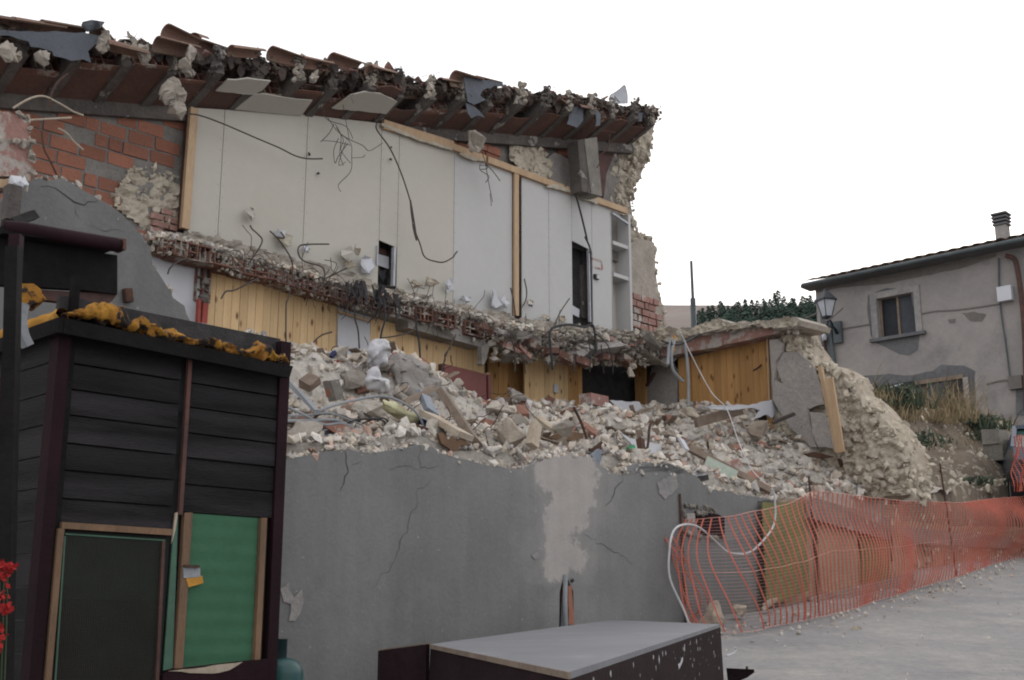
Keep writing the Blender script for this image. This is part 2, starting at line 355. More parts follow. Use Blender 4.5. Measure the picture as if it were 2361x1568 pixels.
def jag(pts, amp, step=.12, seed=1, closed=True, only=None):
    """break the straight edges of a 3D outline into a ragged one (in its own plane: along the edge normal within vertical plane)"""
    r = random.Random(seed); o = []; n = len(pts)
    for i in range(n if closed else n-1):
        a, b = Vector(pts[i]), Vector(pts[(i+1) % n]); o.append(a)
        if only is not None and i not in only: continue
        d = b-a; L = d.length; k = max(1, int(L/step)); d2 = Vector((-d.x*d.z, -d.y*d.z, d.x*d.x+d.y*d.y))
        if d2.length < 1e-6: d2 = Vector((E_.x, E_.y, 0))
        d2.normalize()
        ph = r.uniform(0, 99)
        for j in range(1, k):
            w_ = noise.noise(Vector((ph+j*.37, i, 0)))*1.1+r.uniform(-.5, .5)
            o.append(a+d*((j+r.uniform(-.3, .3))/k)+d2*(amp*w_))
    if not closed: o.append(Vector(pts[-1]))
    return o
def strip_cov(o): return o
def uvfix(me, mode):
    uv = me.uv_layers.new(name='UVMap')
    for p in me.polygons:
        for li in p.loop_indices:
            q = me.vertices[me.loops[li].vertex_index].co+Vector(me['off'])
            if mode == 'E': uv.data[li].uv = (q.dot(E_)+q.dot(N_)*.7, q.z)
            else: uv.data[li].uv = (q.dot(D3)+q.dot(N3)*.7, q.z)
def build(name, mb, m, parent=None, smooth=False, uv='E', origin=None):
    if parent is not None: off = Vector(parent['wloc'])
    elif origin is not None: off = Vector(origin)
    else:
        xs = [q.x for q in mb.v]; ys = [q.y for q in mb.v]; zs = [q.z for q in mb.v]
        off = Vector(((min(xs)+max(xs))/2, (min(ys)+max(ys))/2, min(zs)))
    me = bpy.data.meshes.new(name); me.from_pydata([tuple(q-off) for q in mb.v], [], mb.f)
    me['off'] = tuple(off); uvfix(me, uv)
    del me['off']
    if smooth:
        for p in me.polygons: p.use_smooth = True
    me.materials.append(MATS[m] if isinstance(m, str) else m)
    o = bpy.data.objects.new(name, me); sc.collection.objects.link(o)
    o['wloc'] = tuple(off)
    if parent is not None: o.parent = parent
    else: o.location = off
    ALL.append(o)
    return o
ALL = []
def tag(o, label=None, cat=None, group=None, kind=None):
    if label: o['label'] = label
    if cat: o['category'] = cat
    if group: o['group'] = group
    if kind: o['kind'] = kind
    return o
def thing(name, loc, label, cat, group=None):
    o = bpy.data.objects.new(name, None); sc.collection.objects.link(o); o.location = loc; o['wloc'] = tuple(loc)
    o.empty_display_size = .2; ALL.append(o); return tag(o, label, cat, group)
def px(pl, pts): return [pl.p(u, v) for u, v in pts]

def lumpy(poly, pl, amp=.07, cellsz=.17, step=.028, uvflip=None, seed=0, depth=.0):
    """masonry surface: irregular stones bulging out of mortar, inside a photo-read outline on plane pl"""
    P_ = [pl.sz(*q) for q in poly]; a0, a1 = min(q[0] for q in P_), max(q[0] for q in P_); z0, z1 = min(q[1] for q in P_), max(q[1] for q in P_)
    na, nz_ = int((a1-a0)/step)+1, int((z1-z0)/step)+1; mb = MB(); idx = {}
    for i in range(na+1):
        for j in range(nz_+1):
            a = a0+i*step; z = z0+j*step
            w_ = Vector((a+.08*noise.noise(Vector((a*4, z*4, seed))), z*1.35+.08*noise.noise(Vector((a*4, z*4, seed+5))), seed*3.7))/cellsz
            ds_, _ = noise.voronoi(w_); e = ds_[1]-ds_[0]
            h = amp*min(1, e*2.2)*(.55+.9*abs(noise.noise(Vector((int(_[0].x*9), int(_[0].y*9), seed)))))+.75*amp*noise.fractal(Vector((a*6, z*8, seed)), .8, 2.1, 5)+.7*amp*noise.noise(Vector((a*1.5, z*1.5, seed)))
            ins = inpoly(a+.05*noise.noise(Vector((a*6, z*6, 8+seed))), z+.05*noise.noise(Vector((a*6, z*6, 18+seed))), P_)
            if ins: idx[(i, j)] = len(mb.v); mb.v.append(pl.at(a, z, -h+depth))
    for (i, j), k in idx.items():
        q = [(i, j), (i+1, j), (i+1, j+1), (i, j+1)]
        if all(x in idx for x in q): mb.f.append(tuple(idx[x] for x in q))
    return mb
def inpoly(x, y, P):
    c = False; n = len(P)
    for i in range(n):
        x1, y1 = P[i]; x2, y2 = P[(i+1) % n]
        if (y1 > y) != (y2 > y) and x < (x2-x1)*(y-y1)/(y2-y1)+x1: c = not c
    return c
# ================================================================ the setting
def G(x, y):        # ground height (world z)
    z = .137*y
    if y > 24: z = .137*24+(y-24)*.04
    if x < 1.2 and y > 2: z -= .32*min(1, (1.2-x)/3)*min(1, (y-2)/4)     # dips towards the shed
    return z
def ground():
    mb = MB(); xs = [-900,-300,-100,-40,-20]+[-12+i*.5 for i in range(65)]+[24,30,45,100,300,900]
    ys = [-600,-200,-60,-20,-8]+[-4+i*.5 for i in range(60)]+[30,40,60,100,200,400,900]
    nx, ny = len(xs), len(ys)
    for x in xs:
        for y in ys:
            n = 0
            if -12 < x < 22 and -4 < y < 26: n = .035*noise.noise(Vector((x*.9, y*.9, 0)))+.012*noise.noise(Vector((x*3, y*3, 5)))
            mb.v.append(Vector((x, y, G(x, y)+n)))
    for i in range(nx-1):
        for j in range(ny-1):
            a = i*ny+j; mb.f.append((a, a+ny, a+ny+1, a+1))
    tag(build('road', mb, 'road', smooth=True, origin=(0,0,0)), 'pale dusty road climbing to the right', None, None, 'structure')
ground()
def hillside():
    def fn(a, b):
        y = 44+b*320; x = -120+a*420
        base = 7+(y-44)*.21
        crest = (6+ .268*y) if y > 200 else base
        z = EYE-1+base+ (y-44)*.072*min(1, (y-44)/200)+.02*(x-60)*min(1, (y-44)/250)
        z += 2.0*noise.noise(Vector((x*.02, y*.02, 1)))*min(1, (y-44)/60)
        if b > .93: z -= (b-.93)*900
        return (x, y, z)
    mb = MB().grid(fn, 60, 60)
    o = build('hill', mb, 'hill', smooth=True, origin=(0,0,0)); tag(o, 'brown bare hill rising behind the village', None, None, 'structure')
    mb = MB().grid(lambda a, b: (4+a*34, 35+b*17, EYE+4.6+b*8.0+.25*noise.noise(Vector((a*9, b*9, 0)))), 30, 20)
    o = build('field', mb, 'field', smooth=True, origin=(0,0,0)); tag(o, 'golden dry field below the wooded hill', None, None, 'structure')
hillside()
def conifer_mesh(seed, h, rad):
    r = random.Random(seed); mb = MB()
    for k in range(420):
        q = (k/420)**.85; z = h*(.12+.88*q); rr = rad*(1-q)**.8*(.8+.4*noise.noise(Vector((q*8, seed, 0))))+.12
        a = r.uniform(0, 6.283); rr2 = rr*r.uniform(.45, 1.1)
        c = Vector((rr2*math.cos(a), rr2*math.sin(a), z)); s_ = r.uniform(.25, .6)*(1.2-q*.7)
        t = Vector((math.cos(a), math.sin(a), -.35))*s_; u = Vector((-math.sin(a), math.cos(a), r.uniform(-.2, .2)))*s_*.6
        mb.add([c-t*.5-u, c-t*.5+u, c+t, c+UP*s_*.5], [(0,1,2), (0,2,3), (1,3,2), (0,3,1)])
    return mb
CON = []
for i in range(4):
    t = thing('conifer_tree', (0,0,0), '', 'tree', 'conifers in the wood on the hill')
    build('crown', conifer_mesh(i, 11, 1.7+.25*i), 'conifer', t)
    build('trunk', MB().tube([(0,0,0), (0,0,9)], .22, 6, False, .06), 'trunk', t); CON.append(t)
rr = random.Random(11); TR = []
for i in range(22):      # the ridge trees, each readable against the sky
    u = 1620+i*12.5+rr.uniform(-5, 5); v = lerp([(1600,716),(1650,702),(1700,696),(1760,690),(1790,676),(1840,686),(1890,682)], u)+rr.uniform(-8, 6)
    TR.append((u, v, 178+rr.uniform(-8, 8)))
for i in range(150):
    u = rr.uniform(1598, 1960); vt = lerp([(1600,712),(1700,700),(1790,690),(1890,690)], u)
    v = vt+rr.uniform(4, 62) if i < 110 else vt+rr.uniform(40, 75); TR.append((u, v, 172-(v-vt)*.55+rr.uniform(-4, 4)))
for i, (u, v, y) in enumerate(TR):
    src = CON[i % 4]
    if i < 4: o = src
    else:
        o = src.copy(); sc.collection.objects.link(o)
        for ch in src.children: c = ch.copy(); sc.collection.objects.link(c); c.parent = o
    p = PY(y).p(u, v); s_ = rr.uniform(.75, 1.25)*(.85 if i < 22 else 1.0)
    o.location = (p.x, p.y, p.z-11*s_); o.scale = (s_*rr.uniform(1.0, 1.4), s_*1.2, s_); o.rotation_euler = (0, 0, rr.uniform(0, 6))
    tag(o, 'dark green conifer standing on the skyline of the hill' if i < 22 else 'dark green conifer within the wood below the hill skyline', 'tree',
        'conifers on the skyline' if i < 22 else 'conifers inside the wood')

# heights of the rubble (relative to the eye) read at photo points on planes of the ruin
CT = []
def ctl(pl, pts):
    for u, v in pts:
        q = pl.p(u, v); d = q-O_; CT.append((d.dot(E_), d.dot(N_), q.z))
ctl(PT(.3), [(560,1010),(650,1040),(780,1020),(870,1008),(960,1010),(1060,1045),(1200,1068),(1290,1045),(1450,1062),(1560,1085),(1680,1122),(1760,1150),(1850,1150),(1950,1155),(2060,1185)])
ctl(PT(1.3), [(640,960),(800,975),(980,985),(1100,1000),(1300,1005),(1500,1015),(1650,1045),(1800,1085),(1950,1100)])
ctl(PT(2.2), [(600,805),(700,822),(790,838),(870,825),(930,832),(980,882),(1040,940),(1200,962),(1400,955),(1600,975),(1750,1000)])
ctl(PT(3.5), [(560,782),(660,820),(900,872),(1050,940),(1200,935),(1340,950),(1480,950)])
ctl(P3, [(1600,935),(1700,935),(1780,935),(1840,985),(1900,1045),(1960,1120)])
def H(s, t, amp=1):
    a = b = 0
    for cs, ct, cz in CT:
        d2 = (s-cs)**2+(t-ct)**2; w_ = 1/(d2*d2+.006); a += w_*cz; b += w_
    z = a/b
    z += amp*(.10*noise.noise(Vector((s*1.6, t*1.6, 3)))+.06*noise.noise(Vector((s*4, t*4, 7)))+.03*noise.noise(Vector((s*11, t*11, 2))))
    return z
S0, S1, T0, T1 = -3.2, 9.0, .12, 3.78
mb = MB().grid(lambda a, b: ST(S0+(S1-S0)*a, T0+(T1-T0)*b+(.22 if b == 0 else 0), H(S0+(S1-S0)*a, T0+(T1-T0)*b)-.02 if b > 0 else 0), 240, 72)
tag(build('rubble_heap', mb, 'rubble_base', origin=ST(3,1.5,0)), 'dusty heap of crushed rubble filling the ruin behind the grey wall', 'rubble', None, 'stuff')
r = random.Random(5); mb = MB()
for i in range(21000):
    t = T0+(T1-T0)*r.random()**1.2; s = r.uniform(S0, S1-.1)
    sz_ = .018+.11*r.random()**4.6
    mb.rock(ST(s, t, H(s, t)+sz_*.22), sz_*1.15, r)
tag(build('loose_rubble', mb, 'rubble', origin=ST(3,1.5,0)), 'small broken stones and mortar strewn over the rubble heap', 'rubble', None, 'stuff')
# individual stones
SM = []
for i in range(14):
    m_ = MB(); m_.rock((0,0,0), 1, random.Random(i)); 
    # give the chunk a rougher skin
    bm = bmesh.new(); vs = [bm.verts.new(q) for q in m_.v]; [bm.faces.new([vs[k] for k in f]) for f in m_.f]
    bmesh.ops.subdivide_edges(bm, edges=bm.edges, cuts=2, use_grid_fill=True)
    for v_ in bm.verts: v_.co += v_.co.normalized()*.11*noise.fractal(v_.co*3+Vector((i,0,0)), 1, 2, 3)
    bm.verts.index_update()
    mm = MB(); mm.v = [v_.co.copy() for v_ in bm.verts]; mm.f = [tuple(v_.index for v_ in f.verts) for f in bm.faces]; bm.free()
    o = build('stone', mm, 'rubble_o', origin=(0,0,0)); SM.append(o)
def stone(i, loc, size, label, group=None, m=None, rot=None, r=r):
    src = SM[i % len(SM)]
    if src.get('used') is None: o = src; src['used'] = 1
    else: o = src.copy(); sc.collection.objects.link(o)
    o.location = loc; o.scale = (size, size*r.uniform(.7, .95), size*r.uniform(.55, .85)); o.rotation_euler = rot or (r.uniform(-.5,.5), r.uniform(-.5,.5), r.uniform(0, 6))
    tag(o, label, 'stone', group)
    return o
cnt = 0
for i in range(230):
    for _ in range(20):
        s = r.uniform(-.6, 8.6); t = r.uniform(.25, 3.5)
        if r.random() > t*.25 or i < 120: break
    sz_ = .10+.27*r.random()**2.6
    if t > 2.6: sz_ *= .7
    rg = 'near the hen house' if s < 2 else 'in its middle' if s < 5 else 'at its right end'
    dp_ = 'along the front rim of the rubble heap' if t < 1.1 else 'on the upper part of the rubble heap'
    szn = 'large' if sz_ > .24 else 'small'
    stone(i, ST(s, t, H(s, t)+sz_*.18), sz_, '%s pale angular stone %s, %s' % (szn, dp_, rg), '%s stones %s %s' % (szn, dp_, rg)); cnt += 1
for (u, v), t, sz_, lab in [((1180,995),.5,.50,'large round cream boulder in the middle of the rubble above the grey wall'), ((1005,1000),.35,.32,'broad flat grey stone on the wall top below the cables'),
        ((1300,985),.6,.32,'blocky cream stone right of the middle of the rubble'), ((1155,945),1.5,.34,'rounded yellowish stone beside the plank ends'), ((1200,912),3.0,.42,'pale pyramid shaped block against the pine wall'),
        ((1590,955),2.2,.34,'big cream stone below the hanging conduits'), ((1080,930),2.5,.35,'pale stone under the dark red door'), ((700,1000),.3,.4,'white flat stone behind the shed corner'),
        ((1750,985),1.2,.4,'brown boulder beneath the torn board'), ((930,1005),.25,.35,'grey lump on the wall rim below the yellow sack')]:
    q = PT(t).p(u, v); stone(int(u), q, sz_, lab)
# brick pieces
def brickpiece(seed):
    r_ = random.Random(seed); m_ = MB(); m_.box((0,0,0), (r_.uniform(.12,.28), .12, r_.uniform(.06,.12)), jit=.018, r=r_); return m_
BP = [build('brick_fragment', brickpiece(i), 'brick_o', origin=(0,0,0)) for i in range(6)]
for i in range(44):
    s = r.uniform(-.4, 8.4); t = r.uniform(.3, 3.3); o = BP[i] if i < 6 else BP[i % 6].copy()
    if i >= 6: sc.collection.objects.link(o)
    o.location = ST(s, t, H(s, t)+.03); o.rotation_euler = (r.uniform(-.8,.8), r.uniform(-.8,.8), r.uniform(0,6)); o.scale = (r.uniform(.7,1.1),)*3
    tag(o, 'red brick fragment in the rubble heap '+('near the hen house' if s < 2 else 'at its middle' if s < 5 else 'at its right end'), 'brick', 'brick fragments in the rubble '+('left' if s < 2 else 'middle' if s < 5 else 'right'))

# ================================================================ the grey front wall (P1)
wl = thing('front_wall', ST(3, 0, -.2+EYE), 'long grey stucco retaining wall with a broken ragged top edge', 'wall')
top = [(-20,520),(20,515),(45,440),(60,422),(90,410),(150,415),(195,440),(230,462),(262,480),(300,515),(330,545),(346,575),(352,612),(375,645),(400,688),(425,705),(440,745),(470,850),(560,985),(640,1045)]
top += Z('J', (190,530),(300,515),(440,490),(480,482),(640,505),(740,478),(830,463),(905,472),(940,500),(1020,525),(1120,550),(1200,562),(1280,575),(1330,580),(1390,545),(1450,528),(1560,508),(1650,520),(1700,568),(1760,598),(1795,612),(1850,578),(1960,548),(2060,560),(2131,600))
top += Z('K', (60,100),(100,78),(140,58),(330,62),(410,100),(470,125),(520,190),(620,215),(700,232),(900,262),(960,292))
tp = jag(px(P1, top), .018, .05, 4, closed=False)
aL = tp[0]; aR = tp[-1]
notchR = px(P1, [(1322,1470),(1322,1365),(1308,1332),(1297,1335),(1290,1365),(1288,1470)])
bot = [Vector((aR.x, aR.y, -.3))]+[Vector((notchR[0].x, notchR[0].y, -.3))]+notchR+[Vector((notchR[-1].x, notchR[-1].y, -.3)), Vector((aL.x, aL.y, -.3))]
build('stucco_face', MB().prism(tp+bot, N_*.3), 'stucco', wl)
build('cavity_back', MB().prism(px(PT(.14), [(1280,1470),(1335,1470),(1335,1320),(1280,1320)]), N_*.03), 'darkconcrete', wl)
# rough core showing along the broken top
mb = MB(); r = random.Random(9)
tp2 = px(P1, top)
for a, b in zip(tp2[17:], tp2[18:]):
    L = (b-a).length; n = int(L*260)+2
    for _ in range(n):
        q = a.lerp(b, r.random()); dd = r.uniform(.0, .34)
        mb.rock(q+N_*dd+UP*(r.uniform(-.03, .025)+dd*.16), .018+.07*r.random()**2.5, r)
build('rubble_core', mb, 'rubble', wl)['kind'] = 'stuff'
# scars where the render has fallen
for poly, sd_ in ((Z('J',(190,1140),(230,1110),(255,1180),(290,1140),(300,1200),(260,1290),(230,1290),(240,1210),(205,1200)), 2), (Z('J',(1960,640),(2040,600),(2060,660),(2000,720),(1970,690)), 3), (Z('J',(1370,980),(1400,965),(1410,990),(1385,1000)), 5)):
    build('bare_plaster', MB().prism(jag([PT(-.008).p(u, v) for u, v in poly], .02, .05, sd_), N_*.002), 'scar_pale', wl)
def crack(pts, wd=.004, seed=0, pl=None, par=wl):
    pl = pl or PT(-.003); q = jag([pl.p(u, v) for u, v in pts], .035, .04, seed, closed=False); mb = MB()
    n = len(q); 
    L_, R_ = [], []
    for i, p in enumerate(q):
        w_ = wd*(1-.7*abs(2*i/(n-1)-1))*(.6+.8*random.Random(i+seed).random()); d = (q[min(i+1,n-1)]-q[max(i-1,0)]).normalized(); sd2 = d.cross(N_); L_.append(p+sd2*w_); R_.append(p-sd2*w_)
    for i in range(n-1): mb.add([L_[i], L_[i+1], R_[i+1], R_[i]], [(0,1,2,3)])
    build('crack', mb, 'crack', par)
crack(Z('J',(492,485),(498,540),(510,590),(490,640),(470,680)), 0.0050, 1)
crack(Z('J',(845,470),(848,570),(905,570),(935,560)), 0.0030, 2)
crack(Z('J',(905,620),(870,660),(835,670),(835,730),(790,835),(750,950),(700,1060),(620,1140)), 0.0020, 3)
crack(Z('J',(1800,610),(1760,690),(1715,750)), 0.0045, 4)
crack(Z('J',(1610,880),(1650,905),(1720,940),(1790,985),(1850,1020)), 0.0025, 5)
crack(Z('D',(330,215),(450,230),(520,280),(600,340),(680,365),(710,335),(800,310)), 0.0040, 6)
crack(Z('D',(605,370),(610,430),(640,470)), 0.0020, 7); crack(Z('J',(565,580),(575,540),(520,560)), 0.0020, 8); crack(Z('J',(700,575),(780,560),(850,575)), 0.0020, 9)
crack(Z('D',(700,520),(800,560),(900,560),(1000,580)), 0.0015, 12)
# pale broken rim on the upper left
mb = MB()
for a, b in zip(top[4:16], top[5:17]):
    p, q = P1.p(*a), P1.p(*b)
    for _ in range(int((q-p).length*70)+2): mb.rock(p.lerp(q, r.random())+N_*r.uniform(.02, .28)+UP*r.uniform(-.02, .03), r.uniform(.03, .09), r)
build('broken_rim', mb, 'limegrey', wl)['kind'] = 'stuff'
build('rusty_bracket', MB().bar(PT(-.03).p(293,666), PT(-.03).p(296,697), .045, .05), 'rust', wl)
# pipes in the cavity
cp = thing('pipe_bundle', PT(.03).p(1300,1440), 'grey plastic pipes standing in the slot at the foot of the grey wall', 'pipes')
build('conduit', MB().tube([PT(.0).p(1304,1450), PT(-.01).p(1302,1390), PT(-.01).p(1303,1325)], .022, 8), 'conduit', cp)
build('conduit', MB().tube([PT(.03).p(1296,1450), PT(.03).p(1299,1380), PT(.02).p(1306,1350)], .018, 8), 'conduit', cp)
build('black_pipe', MB().tube([PT(.06).p(1310,1450), PT(.05).p(1311,1390), PT(.03).p(1315,1345), PT(-.02).p(1320,1338)], .015, 8), 'cable_black', cp)
tag(build('broken_brick', MB().prism(jag(px(PT(-.02), [(1310,1352),(1318,1350),(1323,1440),(1311,1440)]), .006, .05, 2), N_*.1), 'brick'), 'broken red brick wedged in the slot beside the grey pipes', 'brick')
# meter niche behind the net
mn = thing('meter_niche', PT(0).p(1620,1240), 'dark broken meter niche set in the grey wall behind the orange net', 'niche')
build('back_panel', MB().prism(jag(px(PT(-.012), Z('K',(470,335),(600,350),(640,370),(640,480),(500,470))), .008, .1, 1), N_*.01), 'maroon', mn)
mb = MB()
for a, b in zip(Z('K',(405,300),(575,318),(580,340),(405,330),(420,380),(405,440),(470,480),(560,485)), Z('K',(575,318),(580,340),(470,345),(420,380),(405,440),(470,480),(560,485),(640,480))):
    p, q = PT(-.02).p(*a), PT(-.02).p(*b)
    for _ in range(int((q-p).length*40)+2): mb.rock(p.lerp(q, r.random()), r.uniform(.03, .07), r)
build('broken_rim', mb, 'concrete', mn)
build('meter', MB().prism(px(PT(-.03), Z('K',(425,345),(470,345),(470,400),(425,400))), N_*.02), 'scar', mn)

# ================================================================ low wall behind the net + boards
lw = thing('low_wall', P1.p(1960,1380), 'low beige rendered wall with a broken ledge behind the orange net', 'wall')
def P1pt(u, v): return P1.p(u, v)
a = jag([P1.p(*q) for q in [(1745,1155),(1860,1150),(1960,1180),(2060,1213),(2078,1218)]], .03, .1, 3, closed=False)
b = [P1.p(2078,1400), P1.p(2050,1400), P1.p(1745,1450)]
build('rendered_face', MB().prism(a+b, N_*.4), 'beige', lw)
a = [PT(-.12).p(*q) for q in [(1862,1168),(2050,1222)]]
build('ledge', MB().bar(a[0], a[1], .24, .05, UP, jit=.01), 'concrete', lw)
build('rendered_face', MB().prism(jag([PT(.7).p(*q) for q in [(2040,1195),(2200,1215),(2450,1215)]], .03, .1, 3, closed=False)+[PT(.7).p(2450,1330), PT(.7).p(2040,1400)], N_*.3), 'beige', lw)
build('ledge', MB().bar(PT(.6).p(2056,1230), PT(.6).p(2330,1252), .2, .05, UP, jit=.02), 'concrete', lw)
build('footing', MB().bar(PT(-.1).p(1870,1395), PT(-.1).p(2100,1335), .14, .06, UP, jit=.02), 'concrete', lw)
for u in (1978, 2052): build('iron_stud', MB().bar(PT(-.03).p(u, 1195+ (u-1978)*.35), PT(-.03).p(u+5, 1310-(u-1978)*.2), .02, .02), 'rust', lw)
mb = MB(); r = random.Random(21)
for i in range(260):
    s = r.uniform(9.0, 15.5); z = r.uniform(.3+(s-9)*.08, 1.25); mb.rock(ST(s, r.uniform(.6, .74), z+EYE), r.uniform(.04, .15), r)
build('exposed_stones', mb, 'limestone', lw)['kind'] = 'stuff'
tag(build('olive_sheet', MB().prism([PT(-.1).p(*q) for q in [(1758,1158),(1852,1160),(1868,1360),(1768,1398)]], N_*.015), 'olive'), 'tall olive green sheet leaning on the end of the grey wall', 'board')
tag(build('beige_panel', MB().prism([PT(-.06).p(*q) for q in [(1884,1190),(1975,1206),(1980,1362),(1892,1385)]], N_*.02), 'beige'), 'beige panel on the low wall, left of its first iron stud', 'board')
tag(build('beige_panel', MB().prism([PT(-.06).p(*q) for q in [(1983,1208),(2049,1224),(2054,1345),(1986,1360)]], N_*.02), 'olive'), 'dull green panel on the low wall between the two iron studs', 'board')
for (u, v), sz_, lab in [((1640,1395),.38,'tan rubble lump at the foot of the grey wall behind the net'), ((1775,1382),.3,'dark brown lump below the olive sheet behind the net'),((1700,1415),.26,'small tan stone behind the net near the grey wall')]:
    q = PT(-.25).p(u, v); q.z = G(q.x, q.y)+.08; stone(int(u), q, sz_, lab)

# ================================================================ ruined return wall + bank
rw = thing('stone_wall', P3.at(2.8, 2.6), 'broken rubble stone wall with flaking plaster, ending in a stepped slope', 'wall')
face = [(1782,778),(1835,762),(1856,800),(1885,835),(1930,850),(1955,865),(1968,905),(2005,930),(2035,965),(2060,990),(2085,1030),(2098,1080),(2098,1140),(1980,1150),(1940,1150),(1890,1120),(1782,1050)]
build('stone_core', MB().prism(jag([P3.p(*q) for q in face], .04, .12, 3), N3*.45), 'stonecore', rw)
mb = MB(); r = random.Random(31)
def scatter(mb, poly, pl, n, lo, hi, r, d0=-.04, d1=.06, pw=1.5, flat=1):
    us = [q[0] for q in poly]; vs = [q[1] for q in poly]; k = 0; it = 0
    while k < n and it < n*30:
        it += 1
        u, v = r.uniform(min(us), max(us)), r.uniform(min(vs), max(vs))
        if inpoly(u, v, poly):
            k += 1; mb.rock(pl.p(u, v)+pl.n*r.uniform(d0, d1), lo+(hi-lo)*r.random()**pw, r, flat)
    return mb
ruin = [(1800,775),(1835,765),(1856,800),(1885,835),(1930,850),(1955,865),(1968,905),(2005,930),(2035,965),(2060,990),(2085,1030),(2100,1075),(2095,1140),(1930,1150),(1900,1120),(1790,1050)]
build('masonry_face', lumpy(ruin, Plane(P3.o-N3*.02, D3, N3), .085, .30, .024, seed=2), 'limestone', rw, uv='3')
scatter(mb, [(1835,790),(1856,800),(1885,835),(1930,850),(1955,865),(1968,905),(2005,930),(2035,965),(2060,990),(2085,1030),(2095,1080),(2090,1130),(1990,1140),(1960,1090),(1925,1040),(1900,900),(1870,850)], P3, 300, .03, .20, r, -.08, -.0, 3.0)
edge = [(1782,778),(1835,762),(1856,800),(1885,835),(1930,850),(1955,865),(1968,905),(2005,930),(2035,965),(2060,990),(2085,1030),(2098,1080),(2098,1140)]
for a, b in zip(edge, edge[1:]):
    p, q = P3.p(*a), P3.p(*b)
    for _ in range(int((q-p).length*150)+3): mb.rock(p.lerp(q, r.random())+N3*r.uniform(-.08, .45)+UP*r.uniform(-.10, .0), .03+.13*r.random()**2.4, r)
build('rubble_stones', mb, 'limestone', rw, uv='3')['kind'] = 'stuff'
PP = Plane(P3.o-N3*.16, D3, N3)
build('plaster_patch', MB().prism(jag([PP.p(*q) for q in Z('G',(1020,480),(1070,475),(1105,500),(1100,560),(1060,620),(1050,740),(1110,770),(1200,820),(1250,890),(1280,1000),(1330,1180),(1290,1180),(1150,1050),(1040,870))], .015, .1, 3), N3*.05), 'scar', rw, uv='3')
build('plaster_patch', MB().prism(jag([Plane(P3.o-N3*.2,D3,N3).p(*q) for q in Z('G',(1285,950),(1350,955),(1410,1010),(1430,1190),(1340,1180),(1300,1080))], .015, .1, 5), N3*.05), 'scar', rw, uv='3')
build('plaster_patch', MB().prism(jag([Plane(P3.o-N3*.13,D3,N3).p(*q) for q in Z('G',(1060,640),(1110,560),(1200,560),(1300,640),(1340,760),(1370,900),(1280,930),(1200,820),(1110,770))], .03, .08, 7), N3*.03), 'scar', rw, uv='3')
def plank(pts, pl, wd, th, m, label, name='plank', jit=.003, par=None):
    a, b = pl.p(*pts[0]), pl.p(*pts[1]); d = (b-a).normalized(); side = d.cross(pl.n)
    o = build(name, MB().bar(a, b, wd, th, side, jit), m, par)
    return tag(o, label, 'plank') if par is None else o
PPp = Plane(P3.o-N3*.35, D3, N3)
plank([Z('G',(1352,655))[0], Z('G',(1462,1210))[0]], PPp, .055, .03, 'timber', 'thin pine board leaning on the stone wall, the left of the pair')
plank([Z('G',(1410,730))[0], Z('G',(1485,1215))[0]], Plane(P3.o-N3*.42, D3, N3), .11, .03, 'timber', 'wide pine board leaning on the stone wall, the right of the pair')
# bank
BT = []
def bctl(pl, pts):
    for u, v in pts:
        q = pl.p(u, v); d = q-O_; BT.append((d.dot(E_), d.dot(N_), q.z))
bctl(PT(.1), [(2040,1180),(2110,1190),(2200,1188),(2280,1185),(2360,1165),(2480,1160)])
bctl(PT(.9), [(2020,1100),(2100,1120),(2180,1130),(2270,1130),(2300,1115),(2360,1110),(2480,1105)])
bctl(PT(1.9), [(1990,960),(2060,1010),(2130,1060),(2220,1050),(2300,1045),(2400,1040)])
bctl(PT(3.1), [(1930,880),(1985,912),(2050,935),(2120,945),(2200,955),(2270,975),(2320,1010),(2400,1020)])
bctl(PT(5), [(1900,870),(1985,920),(2080,945),(2200,965),(2300,1010),(2400,1035)])
bctl(PT(8), [(1900,900),(2000,930),(2150,960)])
def HB(s, t):
    a = b = 0
    for cs, ct, cz in BT:
        d2 = (s-cs)**2*.5+(t-ct)**2; w_ = 1/(d2*d2+.02); a += w_*cz; b += w_
    return a/b+.16*noise.noise(Vector((s*.9, t*1.3, 9)))+.07*noise.noise(Vector((s*3, t*3, 4)))
BS0, BS1, BT0, BT1 = 9.3, 23, .8, 9
mb = MB().grid(lambda a, b: ST(BS0+(BS1-BS0)*a, BT0+(BT1-BT0)*b-(.1 if b == 0 else 0), HB(BS0+(BS1-BS0)*a, BT0+(BT1-BT0)*b) if b > 0 else -.2+.1*(BS1-BS0)*a), 150, 90)
tag(build('earth_bank', mb, 'earth', smooth=True, origin=ST(14,2,0)), 'brown earth bank with stones below the grey house', None, None, 'structure')
mb = MB(); r = random.Random(41)
for i in range(2600):
    t = r.uniform(.85, 3.4); s = 9.4+ r.random()**1.6*11
    if s > 12 and r.random() < .45: continue
    z_ = .03+.12*r.random()**2.5+(.12*r.random() if s < 11.6 and r.random() < .4 else 0); mb.rock(ST(s, t, HB(s, t)+z_*.15), z_*1.3, r)
tag(build('bank_stones', mb, 'limestone', origin=ST(14,2,0)), 'loose cream stones scattered over the earth bank', 'stones', None, 'stuff')
def ap(a, b):
    s = 9.25+a*3.4; t = .82+b*2.6; f = (1-a)**1.3*min(1, 8*a+.4)
    return ST(s, t, HB(s, t)-.03+.16*f+.05*noise.noise(Vector((s*5, t*5, 2)))-(.08 if a > .9 else 0))
tag(build('dust_apron', MB().grid(ap, 70, 50), 'rubble_base', smooth=True), 'pale dusty rubble apron spilling from the stone wall onto the bank', 'rubble', None, 'stuff')
mb = MB()
for i in range(1800):
    a, b = r.random()**1.6, r.random(); q = ap(a, b); mb.rock(q+UP*.01, .02+.11*r.random()**3.5, r)
